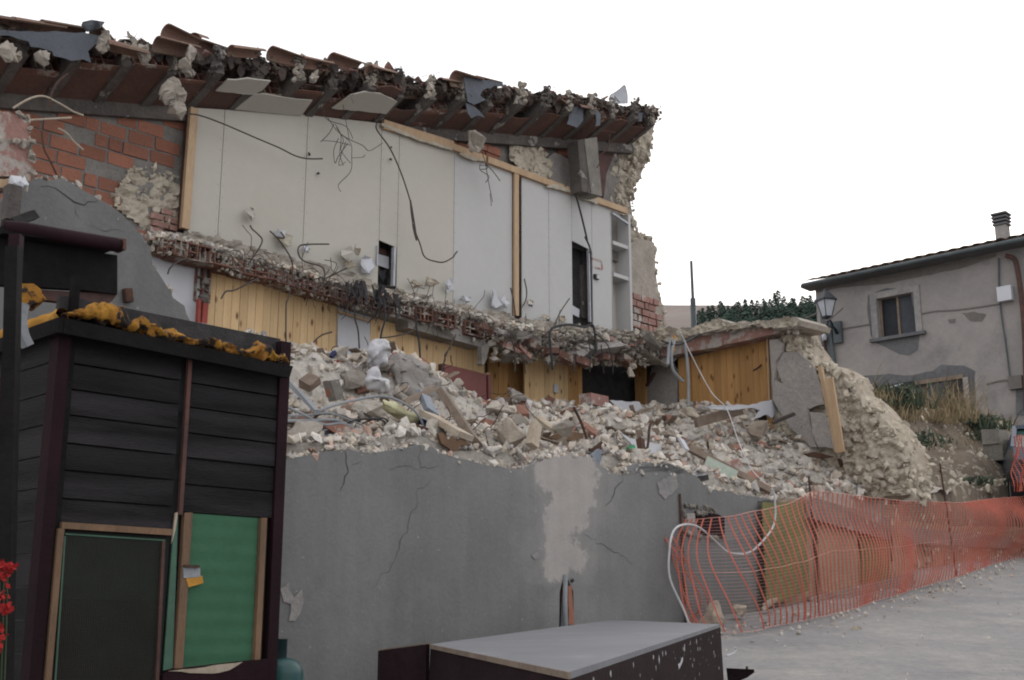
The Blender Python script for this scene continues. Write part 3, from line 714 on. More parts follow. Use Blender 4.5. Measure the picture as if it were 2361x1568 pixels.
tag(build('apron_stones', mb, 'rubble'), 'small cream stones scattered on the dusty apron beside the stone wall', 'stones', None, 'stuff')
def tuft(mb, c, n, h, spread, r, wd=.007):
    for _ in range(n):
        b = c+Vector((r.gauss(0, spread), r.gauss(0, spread), 0)); hh = h*(.25+.95*r.random()**1.4); lean = Vector((r.gauss(.1,.45), r.gauss(0,.4), 0))*hh
        w_ = Vector((wd*r.uniform(.6,1.4), r.uniform(-.5,.5)*wd, 0)); m_ = b+lean*.4+UP*hh*.6
        mb.add([b-w_, b+w_, m_+w_*.7, m_-w_*.7, b+lean+UP*hh], [(0,1,2,3), (3,2,4)])
def bankpt(u, v, t0=1.2, t1=8):
    """first hit of the photo ray with the bank"""
    d = ray(u, v); best = None; y = 12.
    while y < 32:
        q = CAM+d*y; e = q-O_; s, t = e.dot(E_), e.dot(N_)
        if BS0 < s < BS1 and t > BT0 and q.z < HB(s, t): return q
        y += .05
    q = CAM+d*24; return q
r = random.Random(51)
for (u, v), h, n, m_, lab in [((2185,950),1.3,260,'drygrass','tall clump of straw coloured dry grass before the grey house doorway'), ((2065,925),.75,200,'leaf','bushy green weed on the bank crest below the house window'),
      ((2050,948),.45,260,'drygrass','low tawny grass below the green weed on the bank crest'),((2140,955),.5,320,'drygrass','wide low mat of tawny grass left of the tall dry clump'),((2255,975),.5,160,'leaf','green tuft just left of the concrete blocks'),
      ((1996,905),.35,120,'drygrass','small dry tuft at the left end of the bank crest'),((2095,1000),.2,70,'leaf','dark green plant halfway down the bank under the tawny grass'),((2110,1012),.15,40,'leaf','small dark green plant low on the bank beside the bigger one'),((2235,1100),.15,50,'leaf','lone small green plant low on the bank near the net'),
      ((1993,880),1.3,6,'drygrass','few thin straw stalks rising left of the green weed'),((2260,1000),.3,90,'leaf','dark green trailing plant on the bank below the green tuft')]:
    h *= .62; q = bankpt(u, v+14); mb = MB(); tuft(mb, q-UP*.05, n, h, .26 if n > 20 else .1, r, .016 if m_ == 'leaf' else .008)
    if m_ == 'leaf':
        for _ in range(int(n*1.3)):
            c = q+Vector((r.gauss(0,.2), r.gauss(0,.2), h*r.uniform(.05,.8))); a_ = Vector([r.gauss(0,1) for _ in range(3)]).normalized()*.06; b_ = a_.orthogonal().normalized()*.035
            mb.add([c-a_, c+b_, c+a_, c-b_], [(0,1,2,3)])
    tag(build('dry_grass' if m_ == 'drygrass' else 'weed_plant', mb, m_), lab, 'plant')
mb = MB()
for i in range(260):
    s = r.uniform(10.5, 21); t = r.gauss(3.1, .5) ; tuft(mb, ST(s, t, HB(s, t)-.02), 9, .22, .12, r)
tag(build('grass', mb, 'drygrass'), 'thin tawny grass growing along the bank crest', 'grass', None, 'stuff')
# concrete blocks by the car
for i, (a, b, lab) in enumerate([((2300,985),(.55,.3,.25),'grey concrete block on top of the pair by the blue car'), ((2303,1025),(.55,.35,.3),'grey concrete block at the bottom of the pair by the blue car')]):
    q = bankpt(2303, 1062)+UP*(.14 if i else .40)+E_*.02*i; tag(build('concrete_block', MB().box(q, b, E_, N_, UP, jit=.015), 'concrete'), lab, 'block')

# ================================================================ the ruined house
hz = thing('ruined_house', ST(4, 3.8, 2.5+EYE), 'collapsed house cut open, showing pale boarded rooms under a torn tiled roof', 'house')
# --- back wall (structural), behind all linings
jl = [P2.sz(u, v) for u, v in [(-60,212),(71,228),(430,247),(870,287),(1330,322),(1505,340)]]
_n = len(jl); _mx = sum(a for a, _ in jl)/_n; _mz = sum(b for _, b in jl)/_n
RB = sum((a-_mx)*(b-_mz) for a, b in jl)/sum((a-_mx)**2 for a, _ in jl); RA = _mz-RB*_mx
def JZ(s): return RA+RB*s
print('roof slope', RB, 'z0', RA)
sEND = P2.sz(1462, 400)[0]
print('sEND', sEND)
sT = P2.sz(428, 400)[0]                       # the timber edge
# right part of the backing, above the panels
def pl2(t, pts): return px(PT(t), pts)
def cell(s, z, t): return ST(s, t, 0)+UP*z
build('backing_wall', MB().prism([cell(-4, 2.2+EYE, 4.02), cell(sEND-.1, 2.2+EYE, 4.02), cell(sEND-.1, JZ(sEND)+.1, 4.02), cell(-4, JZ(-4)+.1, 4.02)], N_*.25), 'mortar', hz)
# brickwork left of the timber and above the panels
def bricks(s0, s1, z0, z1, keep, t, bw, bh, seed, gap=.022):
    r = random.Random(seed); mb = MB(); z = z0; row = 0
    while z < z1:
        s = s0-(.5 if row % 2 else 0)*bw+r.uniform(-.03, .03)
        while s < s1:
            w_ = bw*r.choice([1, 1, 1, .5, .78]); c = s+w_/2
            if keep(c, z+bh/2) and r.random() > .03:
                mb.box(cell(c, z+bh/2+r.uniform(-.004,.004), t+r.uniform(-.008, .006)), (w_-gap*r.uniform(.7,1.6), .08, bh-gap), E_, N_, UP, jit=.003, r=r)
            s += w_
        z += bh; row += 1
    return mb
ptop = [P2.sz(u, v) for u, v in [(445,252),(700,268),(870,287),(1040,340),(1185,400),(1300,437),(1400,478),(1440,492)]]
holeL = [P2.sz(u, v) for u, v in [(285,395),(330,372),(418,405),(418,535),(390,530),(340,540),(250,470)]]
build('brickwork', bricks(-3.6, sT-.04, 3.4+EYE, 7.8, lambda s, z: z < JZ(s)-.1 and s < sT-.12 and not inpoly(s, z, holeL), 3.9, .30, .145, 3), 'brick', hz)
build('mortar_bed', MB().prism([cell(-3.8, 3.3+EYE, 3.87), cell(sT, 3.3+EYE, 3.87), cell(sT, JZ(sT)+.05, 3.87), cell(-3.8, JZ(-3.8)+.05, 3.87)], N_*.1), 'mortar', hz)
r = random.Random(61); mb = MB()
scatter(mb, [(285,395),(330,372),(418,405),(418,535),(390,530),(340,540),(250,470)], PT(3.87), 70, .03, .13, r, -.03, .0)
build('fallen_stonework', mb, 'limestone', hz)['kind'] = 'stuff'
build('masonry_face', lumpy([(285,395),(330,372),(418,405),(418,535),(390,530),(340,540),(250,470)], PT(3.86), .05, .17, .028, seed=7), 'limestone', hz)
mb = bricks(P2.sz(350,480)[0], sT-.04, 3.5+EYE, 4.75+EYE, lambda s, z: inpoly(s, z, [P2.sz(*q) for q in [(365,470),(420,490),(420,540),(352,535)]]) or inpoly(s, z, [P2.sz(*q) for q in [(248,420),(290,425),(290,465),(248,450)]]), 3.85, .2, .075, 8)
build('small_brickwork', mb, 'pinkbrick', hz)
def edge2(q): return q
sR0, sR1 = P2.sz(1000, 330)[0], P2.sz(1332, 350)[0]
build('mortar_bed', MB().prism([cell(sR0-1.2, 5.2+EYE, 3.93), cell(sEND-.2, 5.2+EYE, 3.93), cell(sEND-.2, JZ(sEND), 3.93), cell(sR0-1.2, JZ(sR0-1.2)+.02, 3.93)], N_*.05), 'mortar', hz)
stoneR = [P2.sz(u, v) for u, v in Z('C', (1090,730),(1180,720),(1340,760),(1380,830),(1440,840),(1450,1060),(1330,1010),(1200,950),(1080,880))]
plasR = [P2.sz(u, v) for u, v in Z('C', (1440,860),(1460,800),(1640,880),(1650,1120),(1430,1040))]
def keepR(s, z): return lerp(ptop, s)-.05 < z < JZ(s)-.12 and not inpoly(s, z, stoneR) and not inpoly(s, z, plasR)
build('brickwork', bricks(sR0-.8, sR1, 5.2+EYE, 8.6, keepR, 3.92, .26, .13, 5), 'brick', hz)
mb = MB(); scatter(mb, Z('C', (1090,730),(1180,720),(1340,760),(1380,830),(1440,880),(1420,1030),(1330,1010),(1200,950),(1080,880)), PT(3.88), 60, .04, .15, r, -.03, .0)
build('masonry_face', lumpy(Z('C', (1090,730),(1180,720),(1340,760),(1380,830),(1440,880),(1420,1030),(1330,1010),(1200,950),(1080,880)), PT(3.88), .05, .17, .028, seed=9), 'limestone', hz)
build('rubble_stones', mb, 'limestone', hz)['kind'] = 'stuff'
build('plaster_patch', MB().prism(jag(pl2(3.87, Z('C', (1400,850),(1460,800),(1640,880),(1660,1120),(1400,1045))), .02, .1, 2), N_*.04), 'scar', hz)
# dark beam painted as the shade at the wall junction under the soffit
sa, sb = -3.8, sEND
build('junction_shade_beam', MB().bar(cell(sa, JZ(sa)-.06, 3.86), cell(sb, JZ(sb)-.06, 3.86), .14, .12, UP), 'darkconcrete', hz)
# --- upper storey panels
pbot = [P2.sz(u, v+26) for u, v in [(425,530),(520,548),(600,575),(700,600),(760,608),(868,660),(905,665),(1000,690),(1100,712),(1185,728),(1310,745),(1440,758)]]
seams = [P2.sz(u, v)[0] for u, v in [(441,300),(510,300),(702,320),(873,340),(914,350),(1041,400),(1180,430),(1196,430),(1258,460),(1311,480),(1358,560),(1403,500)]]
print('seams', [round(q, 2) for q in seams])
opn = {3: (P2.sz(888, 567)[1], None), 9: (P2.sz(1332, 568)[1], None)}
panel_m = ['board_warm','board_warm','board_warm','board_warm','board_warm','board_cool',None,'board_cool','board_warm','board_cool','board_cool']
panel_m[8] = 'board_cool'
for i in range(len(seams)-1):
    a, b = seams[i]+.004, seams[i+1]-.004
    if i == 6: continue
    zt = lambda s: lerp(ptop, s)
    topo = [cell(a+(b-a)*k/6, zt(a+(b-a)*k/6), 3.75) for k in range(7)]
    if i in opn:
        zb = opn[i][0]; low = [cell(b, zb-.02*(i == 9), 3.75), cell(a, zb+.03, 3.75)]
    else:
        low = jag([cell(b-(b-a)*k/4, lerp(pbot, b-(b-a)*k/4)+(0 if k % 2 else .03), 3.75) for k in range(5)], .05, .05, 40+i, closed=False)
    build('plasterboard', MB().prism(topo+low, N_*.02), panel_m[i], hz)
# opening surrounds and dark voids
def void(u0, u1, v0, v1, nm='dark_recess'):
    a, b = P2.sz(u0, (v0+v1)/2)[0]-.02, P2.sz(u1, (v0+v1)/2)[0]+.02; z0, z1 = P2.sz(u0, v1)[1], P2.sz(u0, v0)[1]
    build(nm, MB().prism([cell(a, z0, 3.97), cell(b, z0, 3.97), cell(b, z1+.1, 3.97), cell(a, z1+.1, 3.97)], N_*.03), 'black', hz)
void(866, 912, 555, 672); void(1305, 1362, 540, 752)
build('steel_stud', MB().bar(PT(3.74).p(908, 571), PT(3.74).p(905, 660), .03, .05, E_), 'metal', hz)
build('steel_stud', MB().bar(PT(3.74).p(869, 567), PT(3.74).p(867, 612), .015, .04, E_), 'metal', hz)
build('inner_board', MB().prism(px(PT(3.9), Z('E', (1600,450),(1698,480),(1698,580),(1596,545))), N_*.02), 'white', hz)
build('inner_board', MB().prism(px(PT(3.9), Z('E', (1608,395),(1680,425),(1680,470),(1606,440))), N_*.02), 'reddish', hz)
build('torn_lining', MB().prism(jag(px(PT(3.84), Z('E', (1595,550),(1640,600),(1680,580),(1650,690),(1620,640))), .02, .06, 3), N_*.01), 'cable_black', hz)
build('inner_board', MB().prism(px(PT(3.88), Z('F', (1197,980),(1285,1035),(1280,1100),(1200,1060))), N_*.02), 'white', hz)
build('steel_stud', MB().bar(PT(3.74).p(*Z('F', (1357,530))[0]), PT(3.74).p(*Z('F', (1370,1140))[0]), .02, .04, E_), 'metal', hz)
build('inner_board', MB().prism(px(PT(3.95), Z('F', (1290,660),(1345,650),(1355,1120),(1300,1100))), N_*.02), 'darkconcrete', hz)
# timber studs
def stud(pts, t, wd, m='timber', th=.05): return build('timber_stud', MB().bar(PT(t).p(*pts[0]), PT(t).p(*pts[1]), wd, th, E_), m, hz)
stud([(446,250),(425,528)], 3.72, .09); stud([(437,252),(417,530)], 3.78, .06, 'reddish')
stud([(1188,400),(1188,728)], 3.73, .085); stud([(1182,400),(1182,728)], 3.76, .05, 'reddish')
tb = [PT(3.72).p(u, v) for u, v in [(1040,338),(1120,368),(1190,398),(1300,435),(1400,472),(1445,488)]]
for a, b in ((0,1),(1,3),(3,5)): build('timber_plate', MB().bar(tb[a]+E_*.02, tb[b]-E_*.02, .05, .09, N_, .003), 'timber', hz)
build('timber_plate', MB().bar(PT(3.72).p(*Z('C',(75,572))[0]), PT(3.72).p(*Z('C',(640,745))[0]), .05, .11, N_, .006), 'timber', hz)
build('torn_board_edge', MB().prism(jag(px(PT(3.69), Z('C',(70,560),(220,620),(380,690),(480,710),(640,770),(640,785),(460,730),(370,705),(200,640),(70,580))), .012, .05, 3), N_*.03), 'board_core', hz)
build('torn_board_edge', MB().prism(jag(px(PT(3.69), Z('C',(700,800),(880,850),(900,870),(800,860),(700,815))), .012, .05, 5), N_*.03), 'board_core', hz)
build('torn_board_edge', MB().prism(jag(px(PT(3.69), Z('C',(1395,1070),(1470,1050),(1620,1110),(1625,1130),(1480,1095),(1400,1078))), .012, .05, 6), N_*.03), 'board_core', hz)
build('torn_board_edge', MB().prism(jag(px(PT(3.69), Z('C',(1660,1150),(1780,1180),(1790,1150),(1810,1215),(1700,1180))), .012, .05, 6), N_*.03), 'board_core', hz)
# built-in shelf frame at the right end
sx0, sx1 = P2.sz(1404, 600)[0], P2.sz(1443, 600)[0]; zt, zb = P2.sz(1420, 497)[1], P2.sz(1420, 757)[1]
shf = [P2.sz(1425, v)[1] for v in (568, 640)]
build('shelf_back', MB().prism([cell(sx0, zb-.1, 3.99), cell(sx1, zb-.1, 3.99), cell(sx1, zt, 3.99), cell(sx0, zt, 3.99)], N_*.02), 'board_warm', hz)
build('shelf_side', MB().bar(cell(sx1, zb-.15, 3.86), cell(sx1, zt+.05, 3.86), .05, .28, E_), 'board_cool', hz)
build('shelf_side', MB().bar(cell(sx0-.01, zb-.1, 3.87), cell(sx0-.01, zt+.02, 3.87), .02, .24, E_), 'board_cool', hz)
for z in shf: build('shelf', MB().box(cell((sx0+sx1)/2, z, 3.86), (sx1-sx0-.04, .25, .055), E_, N_, UP), 'board_cool', hz)
build('steel_stud', MB().bar(cell(sx0, zt-.03, 3.73), cell(sx1-.04, zt-.1, 3.73), .03, .04, UP), 'metal', hz)
# small things on the panels
build('power_socket', MB().box(PT(3.73).p(*Z('F',(1425,760))[0]), (.09,.03,.07), E_, N_, UP), 'black', hz)
build('socket_face', MB().box(PT(3.71).p(*Z('F',(1437,760))[0]), (.04,.02,.05), E_, N_, UP), 'white', bpy.data.objects['power_socket'])
for k in range(4):
    q = Z('F', [(1385,600),(1470,625),(1478,695),(1388,620)][k], [(1465,625),(1476,695),(1415,680),(1395,680)][k]); build('spray_mark', MB().bar(PT(3.745).p(*q[0]), PT(3.745).p(*q[1]), .004, .025, N_), 'pinkbrick', hz)
for (u, v, sz_) in ((712,355,.05),(733,400,.06),(900,368,.045),(902,340,.03)): build('wire_stub', MB().rock(PT(3.72).p(u, v), sz_, r), 'black', hz)
# torn curls of board along the foot of the panels
r = random.Random(71)
for (u, v, w_, h_) in [(575,495,.22,.2),(650,555,.3,.28),(640,540,.2,.15),(700,575,.2,.14),(795,590,.3,.3),(815,580,.2,.22),(840,610,.32,.38),(800,610,.2,.2),(950,655,.3,.12),(985,652,.28,.2),(1030,660,.2,.25),(1135,690,.35,.35),(1160,700,.25,.3),(1065,690,.25,.15),(1215,700,.2,.15),(1255,735,.25,.15),(1290,738,.2,.16)]:
    w_ *= .7; h_ *= .7; c = PT(3.70).p(u, v); pts = []
    n = r.randrange(7, 12)
    for k in range(n):
        a = 6.283*k/n; pts.append(c+E_*(w_*.5*math.cos(a)*r.uniform(.5,1.2))+UP*(h_*.5*math.sin(a)*r.uniform(.5,1.2))-N_*r.uniform(0,.1))
    build('torn_board', MB().prism(pts, N_*.012-UP*.004), r.choice(['board_core','white','board_warm']), hz)
    if r.random() < .8: build('torn_hole', MB().prism([PT(3.742).p(u+a_*7*r.uniform(.6,1.3)+8, v+b_*9*r.uniform(.6,1.4)) for a_, b_ in ((-.6,-.3),(-.2,-.2),(.1,-.9),(.3,-.3),(.9,-.2),(.5,.2),(.5,.8),(-.1,.4),(-.5,.7))], N_*.003), 'black', hz)
# fixing lines on the boards (screw rows) kept as one mesh
mb = MB()
for i, s in enumerate(seams[1:6]+seams[8:10]):
    for side in (-.03, .03):
        z = lerp(pbot, s)+.15
        while z < lerp(ptop, s)-.05: mb.box(cell(s+side, z, 3.749), (.005, .003, .005), E_, N_, UP); z += .13
build('board_screws', mb, 'rust', hz)['kind'] = 'stuff'
# --- floor slab edge
TS = 3.48
def sl_top(u): return lerp([(330,542),(400,548),(480,565),(560,590),(650,615),(740,640),(800,655),(860,672),(1000,700),(1130,738),(1250,765),(1400,790),(1500,815)], u)
def sl_bot(u): return -4+lerp([(330,574),(400,590),(480,612),(560,640),(640,655),(700,680),(775,700),(860,725),(930,740),(1000,755),(1100,790),(1200,800),(1300,820),(1380,835),(1500,842)], u)
us = list(range(330, 1500, 14)); PS_ = PT(TS)
tpt = jag([PT(TS+.1).p(u, sl_top(u)+10) for u in us], .02, .05, 3, closed=False); bpt = jag([PT(TS+.1).p(u, sl_bot(u)-2) for u in reversed(us)], .015, .05, 4, closed=False)
sl = build('floor_slab', MB().prism(tpt+bpt, N_*.3), 'concrete', hz)
# underside strip + lintel beams under the slab
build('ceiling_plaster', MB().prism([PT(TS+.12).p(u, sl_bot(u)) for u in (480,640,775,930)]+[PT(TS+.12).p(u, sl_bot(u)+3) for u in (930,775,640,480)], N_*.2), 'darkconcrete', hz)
lint = px(PT(3.5), Z('E', (1470,880),(1860,990),(2240,1090),(2240,1180),(1860,1075),(1855,1015),(1470,905)))
build('plaster_beam', MB().prism(lint, N_*.25), 'concrete', hz)
build('plaster_beam', MB().prism(px(PT(3.5), Z('F', (0,1120),(280,1190),(450,1260),(520,1330),(460,1350),(0,1225))), N_*.25), 'scar', hz)
build('hanging_plaster', MB().prism(jag(px(PT(3.25), Z('F', (465,1345),(525,1330),(510,1440),(475,1500),(460,1490))), .01, .05, 4), N_*.08), 'concrete', hz)
build('broken_beam', MB().prism(jag(px(PT(3.35), Z('F', (585,1280),(800,1350),(815,1390),(680,1370),(580,1330))), .01, .06, 4), N_*.15), 'board_warm', hz)
build('broken_beam', MB().prism(px(PT(3.33), Z('F', (590,1285),(690,1325),(745,1350),(690,1345),(595,1305))), N_*.1), 'timber', hz)
# hollow clay blocks along the edge
def hollow(mb, c, w_, h_, d_, nx, nz, X, Y, Zv, th=.012, r=None, crush=0):
    r = r or rnd
    o = c-X*(w_/2)-Zv*(h_/2)
    for i in range(nx+1):
        if crush and r.random() < crush and 0 < i < nx: continue
        p = o+X*(w_*i/nx); mb.box(p+Zv*(h_/2)+Y*(d_*.5*r.uniform(.9,1.1)), (th, d_, h_), X, Y, Zv, jit=.004, r=r)
    for k in range(nz+1):
        if crush and r.random() < crush and 0 < k < nz: continue
        p = o+Zv*(h_*k/nz)+X*(w_/2); mb.box(p+Y*(d_*.5*r.uniform(.9,1.1)), (w_+th*.6, d_*.99, th), X, Y, Zv, jit=.004, r=r)
    mb.box(c+Y*(d_*.93), (w_*.98, .01, h_*.98), X, Y, Zv)
    return mb
r = random.Random(81)
for u, big in [(400,0),(425,1),(458,1),(505,0),(535,0),(575,0),(620,0),(662,0),(705,0),(745,0),(790,0),(845,2),(880,2),(930,0),(975,1),(1025,1),(1093,1),(1150,0),(1210,0),(1290,0),(1350,0)]:
    vc = (sl_top(u)+10+sl_bot(u))/2; p = PT(TS-.02).p(u, vc); 
    hh = .16 if big == 1 else .105; slope = (PT(TS).p(u+10, (sl_top(u+10)+sl_bot(u+10))/2)-PT(TS).p(u, (sl_top(u)+sl_bot(u))/2)).normalized()
    Xd = E_; ang = r.uniform(-.06, .06)
    Zd = (UP+E_*ang).normalized(); Xd = Zd.cross(N_).normalized(); Xd = -Xd if Xd.dot(E_) < 0 else Xd
    w_b = r.uniform(.24,.33); nc = r.choice([4,5]); pf = p-N_*r.uniform(.0, .06)
    hb_ = build('hollow_block', hollow(MB(), pf, w_b, hh, .25, nc, 2, Xd, N_, Zd, .013, r, .18), 'terracotta', hz)
    if not big:
        mbp = MB()
        for a_ in range(nc):
            for b_ in range(2):
                if r.random() < .8: mbp.rock(pf+Xd*(w_b*((a_+.5)/nc-.5))+Zd*(hh*((b_+.5)/2-.5))+N_*r.uniform(.0,.03), r.uniform(.05,.072), r)
        if mbp.v: build('mortar_plug', mbp, 'concrete', hb_)
# mortar plugs, debris and lumps on the slab edge
mb = MB()
for i in range(1700):
    u = r.uniform(335, 1500); v = lerp([(0,0),(1,1)], 0)+r.uniform(sl_top(u)-2, sl_bot(u)+3); t = TS+r.uniform(-.03, .12)
    mb.rock(PT(t).p(u, v), r.uniform(.02, .075)*(1.3 if u > 1150 else 1), r)
build('broken_mortar', mb, 'limegrey', hz)['kind'] = 'stuff'
mb = MB()
for i in range(1500):
    u = r.uniform(335, 1520) if i % 3 else r.uniform(1100, 1520); t = r.uniform(TS, 3.74); q = PT(t).p(u, 600); s = (q-O_).dot(E_)
    uu = 1180+FPX*((O_+E_*s+N_*t).x/((O_+E_*s+N_*t).y/CP))/CP*CP
    zt_ = PT(TS+.1).p(u, sl_top(u)+9).z; sz_ = r.uniform(.03, .12)*(1.35 if u > 1100 else 1)
    mb.rock(ST(s, t)*1+UP*(zt_-0+ r.uniform(0, .03)+(.09*(t-TS) if u < 900 else .16*(t-TS))), sz_, r)
build('slab_debris', mb, 'rubble', hz)['kind'] = 'stuff'
# sloping mortar and broken screed between the slab edge and the boards
foot = [(u, lerp([(330,538),(425,528),(520,548),(600,575),(700,600),(760,612),(868,655),(1000,688),(1100,710),(1185,728),(1310,746),(1440,760),(1500,775)], u)+5*noise.noise(Vector((u*.05,0,0)))-2) for u in range(330, 1500, 12)]
build('broken_screed', lumpy(foot+[(u, sl_top(u)+14) for u in range(1490, 330, -12)], PT(TS+.1), .05, .13, .025, seed=3), 'limegrey', hz)
mb = MB()
for i in range(1500):
    u = 1130+430*r.random()**.8; v = r.uniform(757, 836)+ (u-1180)*.02; mb.rock(PT(r.uniform(3.15, 3.45)).p(u, v), .025+.12*r.random()**2.6, r, r.choice([1,1,.45]))
build('crumbled_slab', mb, 'limegrey', hz)['kind'] = 'stuff'
for k in range(34):
    u = r.uniform(1150, 1540); v = r.uniform(768, 832)+(u-1180)*.02; X_ = (E_+UP*r.gauss(0,.35)+N_*r.gauss(0,.3)).normalized(); Y_ = X_.cross(Vector((r.gauss(0,.4), r.gauss(0,.4), 1))).normalized()
    build('concrete_chunk', MB().box(PT(r.uniform(3.05,3.35)).p(u, v), (r.uniform(.14,.38), r.uniform(.12,.25), r.uniform(.03,.09)), X_, Y_, X_.cross(Y_), jit=.025, r=r), r.choice(['concrete','limegrey','scar','pinkbrick']), hz)
for (u, v, sz_) in [(1300,830,.2),(1340,838,.24),(1395,832,.2),(1440,836,.16),(1110,760,.1),(1225,800,.15),(1270,815,.16)]:
    build('clay_lump', MB().box(PT(3.12).p(u, v-6), (sz_*1.3,.12,.09), (E_+UP*r.uniform(-.3,.1)).normalized(), N_, UP, jit=.02, r=r), 'terracotta', hz)
build('hanging_lump', MB().rock(PT(2.6).p(1452, 858), .17, r).rock(PT(2.6).p(1460, 845), .12, r), 'limegrey', hz)
# --- lower storey walls
build('white_wall', MB().prism(px(PT(3.7), [(325,566),(463,604),(458,760),(325,760)]), N_*.05), 'white', hz)
mb = hollow(MB(), PT(3.66).p(470, 640), .16, .5, .1, 2, 4, E_, N_, UP, .014, r, .1); build('broken_partition', mb, 'terracotta', hz)
build('partition_core', MB().prism(px(PT(3.7), [(461,604),(478,610),(476,760),(458,755)]), N_*.1), 'mortar', hz)
build('partition_end', MB().rock(PT(3.64).p(472,648), .16, r).rock(PT(3.64).p(469,690), .14, r), 'concrete', hz)
build('door_jamb', MB().bar(PT(3.6).p(458, 690), PT(3.6).p(455, 760), .03, .05, E_), 'redplastic', hz)
build('door_jamb', MB().bar(PT(3.6).p(472, 700), PT(3.6).p(466, 775), .06, .05, E_), 'redplastic', hz)
def boards(name, u0, u1, topf, zbot, t, m, pitch=.098, par=hz, plane=None, vref=800, seed=1, uvm='E'):
    r_ = random.Random(seed); pl = plane or PT(t); a, b = pl.sz(u0, vref)[0], pl.sz(u1, vref)[0]; mb = MB(); s = a; n = 0
    tops = [(pl.sz(u, v)) for u, v in topf]; tops.sort()
    while s < b-.01:
        e = min(s+pitch, b); dz = r_.uniform(-.008, .008)
        o = r_.uniform(0, .004)
        p = [pl.at(s+.0025, zbot, o), pl.at(e-.0025, zbot, o), pl.at(e-.0025, lerp(tops, e)+dz, o), pl.at(s+.0025, lerp(tops, s)+dz, o)]
        mb.prism(p, pl.n*.02); s = e
    return build(name, mb, m, par, uv=uvm)
ZB = 2.3+EYE
boards('pine_boarding', 476, 778, [(476,606),(560,645),(640,660),(700,685),(778,704)], ZB-.2, 3.7, 'pine', seed=1, vref=720)
build('white_board', MB().prism(px(PT(3.72), [(778,690),(853,715),(853,850),(778,840)]), N_*.02), 'white', hz)
build('timber_rail', MB().bar(PT(3.68).p(778, 718), PT(3.68).p(852, 740), .02, .03, N_), 'timber', hz)
boards('pine_boarding', 853, 1118, [(853,705),(940,728),(941,745),(1118,806)], ZB-.2, 3.72, 'pine', seed=2, vref=800)
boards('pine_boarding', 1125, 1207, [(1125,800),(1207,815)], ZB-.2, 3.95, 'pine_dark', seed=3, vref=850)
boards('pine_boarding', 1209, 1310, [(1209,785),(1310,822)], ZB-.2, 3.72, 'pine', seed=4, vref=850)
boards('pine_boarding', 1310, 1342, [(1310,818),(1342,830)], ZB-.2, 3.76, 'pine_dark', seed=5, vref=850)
build('corner_trim', MB().bar(PT(3.7).p(1110, 800), PT(3.7).p(1112, 830), .07, .06, E_), 'scar', hz)
build('corner_trim', MB().bar(PT(3.68).p(1122, 860), PT(3.68).p(1124, 925), .045, .05, E_), 'timber', hz)
build('soffit_board', MB().prism(px(PT(3.9), [(1128,790),(1212,808),(1212,822),(1128,812)]), N_*-.25), 'timber', hz)
dr = build('fallen_door', MB().prism(px(PT(3.5), [(1020,838),(1100,857),(1120,864),(1122,960),(1020,960)]), N_*.05), 'door_red', hz)
build('door_frame', MB().bar(PT(3.52).p(1017, 840), PT(3.52).p(1017, 950), .05, .06, E_), 'reddish', hz)
build('door_frame', MB().bar(PT(3.52).p(1125, 865), PT(3.52).p(1126, 950), .05, .06, E_), 'door_red', hz)
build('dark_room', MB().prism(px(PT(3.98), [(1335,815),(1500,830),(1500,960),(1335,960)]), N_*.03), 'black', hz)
build('socket_plate', MB().box(PT(3.7).p(1281, 896), (.08,.02,.11), E_, N_, UP), 'white', hz)
# --- return wall (P3): pine boarding, plaster, slab remains
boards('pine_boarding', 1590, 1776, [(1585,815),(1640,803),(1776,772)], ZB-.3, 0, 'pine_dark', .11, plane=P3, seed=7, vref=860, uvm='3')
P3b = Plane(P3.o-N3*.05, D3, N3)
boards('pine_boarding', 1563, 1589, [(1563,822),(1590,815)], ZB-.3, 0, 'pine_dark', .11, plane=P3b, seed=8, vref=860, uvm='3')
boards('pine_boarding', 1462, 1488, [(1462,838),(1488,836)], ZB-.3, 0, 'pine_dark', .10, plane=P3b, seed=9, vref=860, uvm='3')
build('plaster_pier', MB().prism(jag([P3.p(*q) for q in [(1503,846),(1530,838),(1562,850),(1560,960),(1488,960),(1490,900)]], .012, .08, 2), N3*.15), 'scar', hz, uv='3')
build('black_gap', MB().prism([Plane(P3.o+N3*.2,D3,N3).p(*q) for q in [(1470,825),(1790,775),(1790,1000),(1470,1000)]], N3*.02), 'darkconcrete', hz, uv='3')
build('edge_trim', MB().bar(P3b.p(1769, 775), P3b.p(1775, 935), .02, .03, D3), 'timber', hz)
build('edge_trim', MB().bar(P3b.p(1776, 774), P3b.p(1783, 936), .025, .03, D3), 'timber_old', hz)
build('leaning_batten', MB().bar(P3b.p(1508, 860), P3b.p(1490, 890), .03, .04, D3), 'reddish', hz)
P3s = Plane(P3.o-N3*.22, D3, N3)
slab3 = [(1478,838),(1530,822),(1640,802),(1740,780),(1790,768),(1800,752),(1740,748),(1690,756),(1640,766),(1600,780),(1540,798),(1480,822)]
build('slab_edge', MB().prism(jag([P3s.p(*q) for q in slab3], .012, .07, 4), N3*.5), 'pinkbrick', hz, uv='3')
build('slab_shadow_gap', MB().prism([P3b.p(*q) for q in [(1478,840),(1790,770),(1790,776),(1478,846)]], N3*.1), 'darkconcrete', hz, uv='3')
cap = [(1478,822),(1540,795),(1600,776),(1680,760),(1740,750),(1800,760),(1846,752),(1851,740),(1836,731),(1795,735),(1740,742),(1690,745),(1650,735),(1620,745),(1570,762),(1540,752),(1500,770),(1440,772)]
P3c = Plane(P3.o-N3*.3, D3, N3)
build('broken_screed', MB().prism(jag([P3c.p(*q) for q in cap], .03, .05, 5), N3*.6), 'limegrey', hz, uv='3')
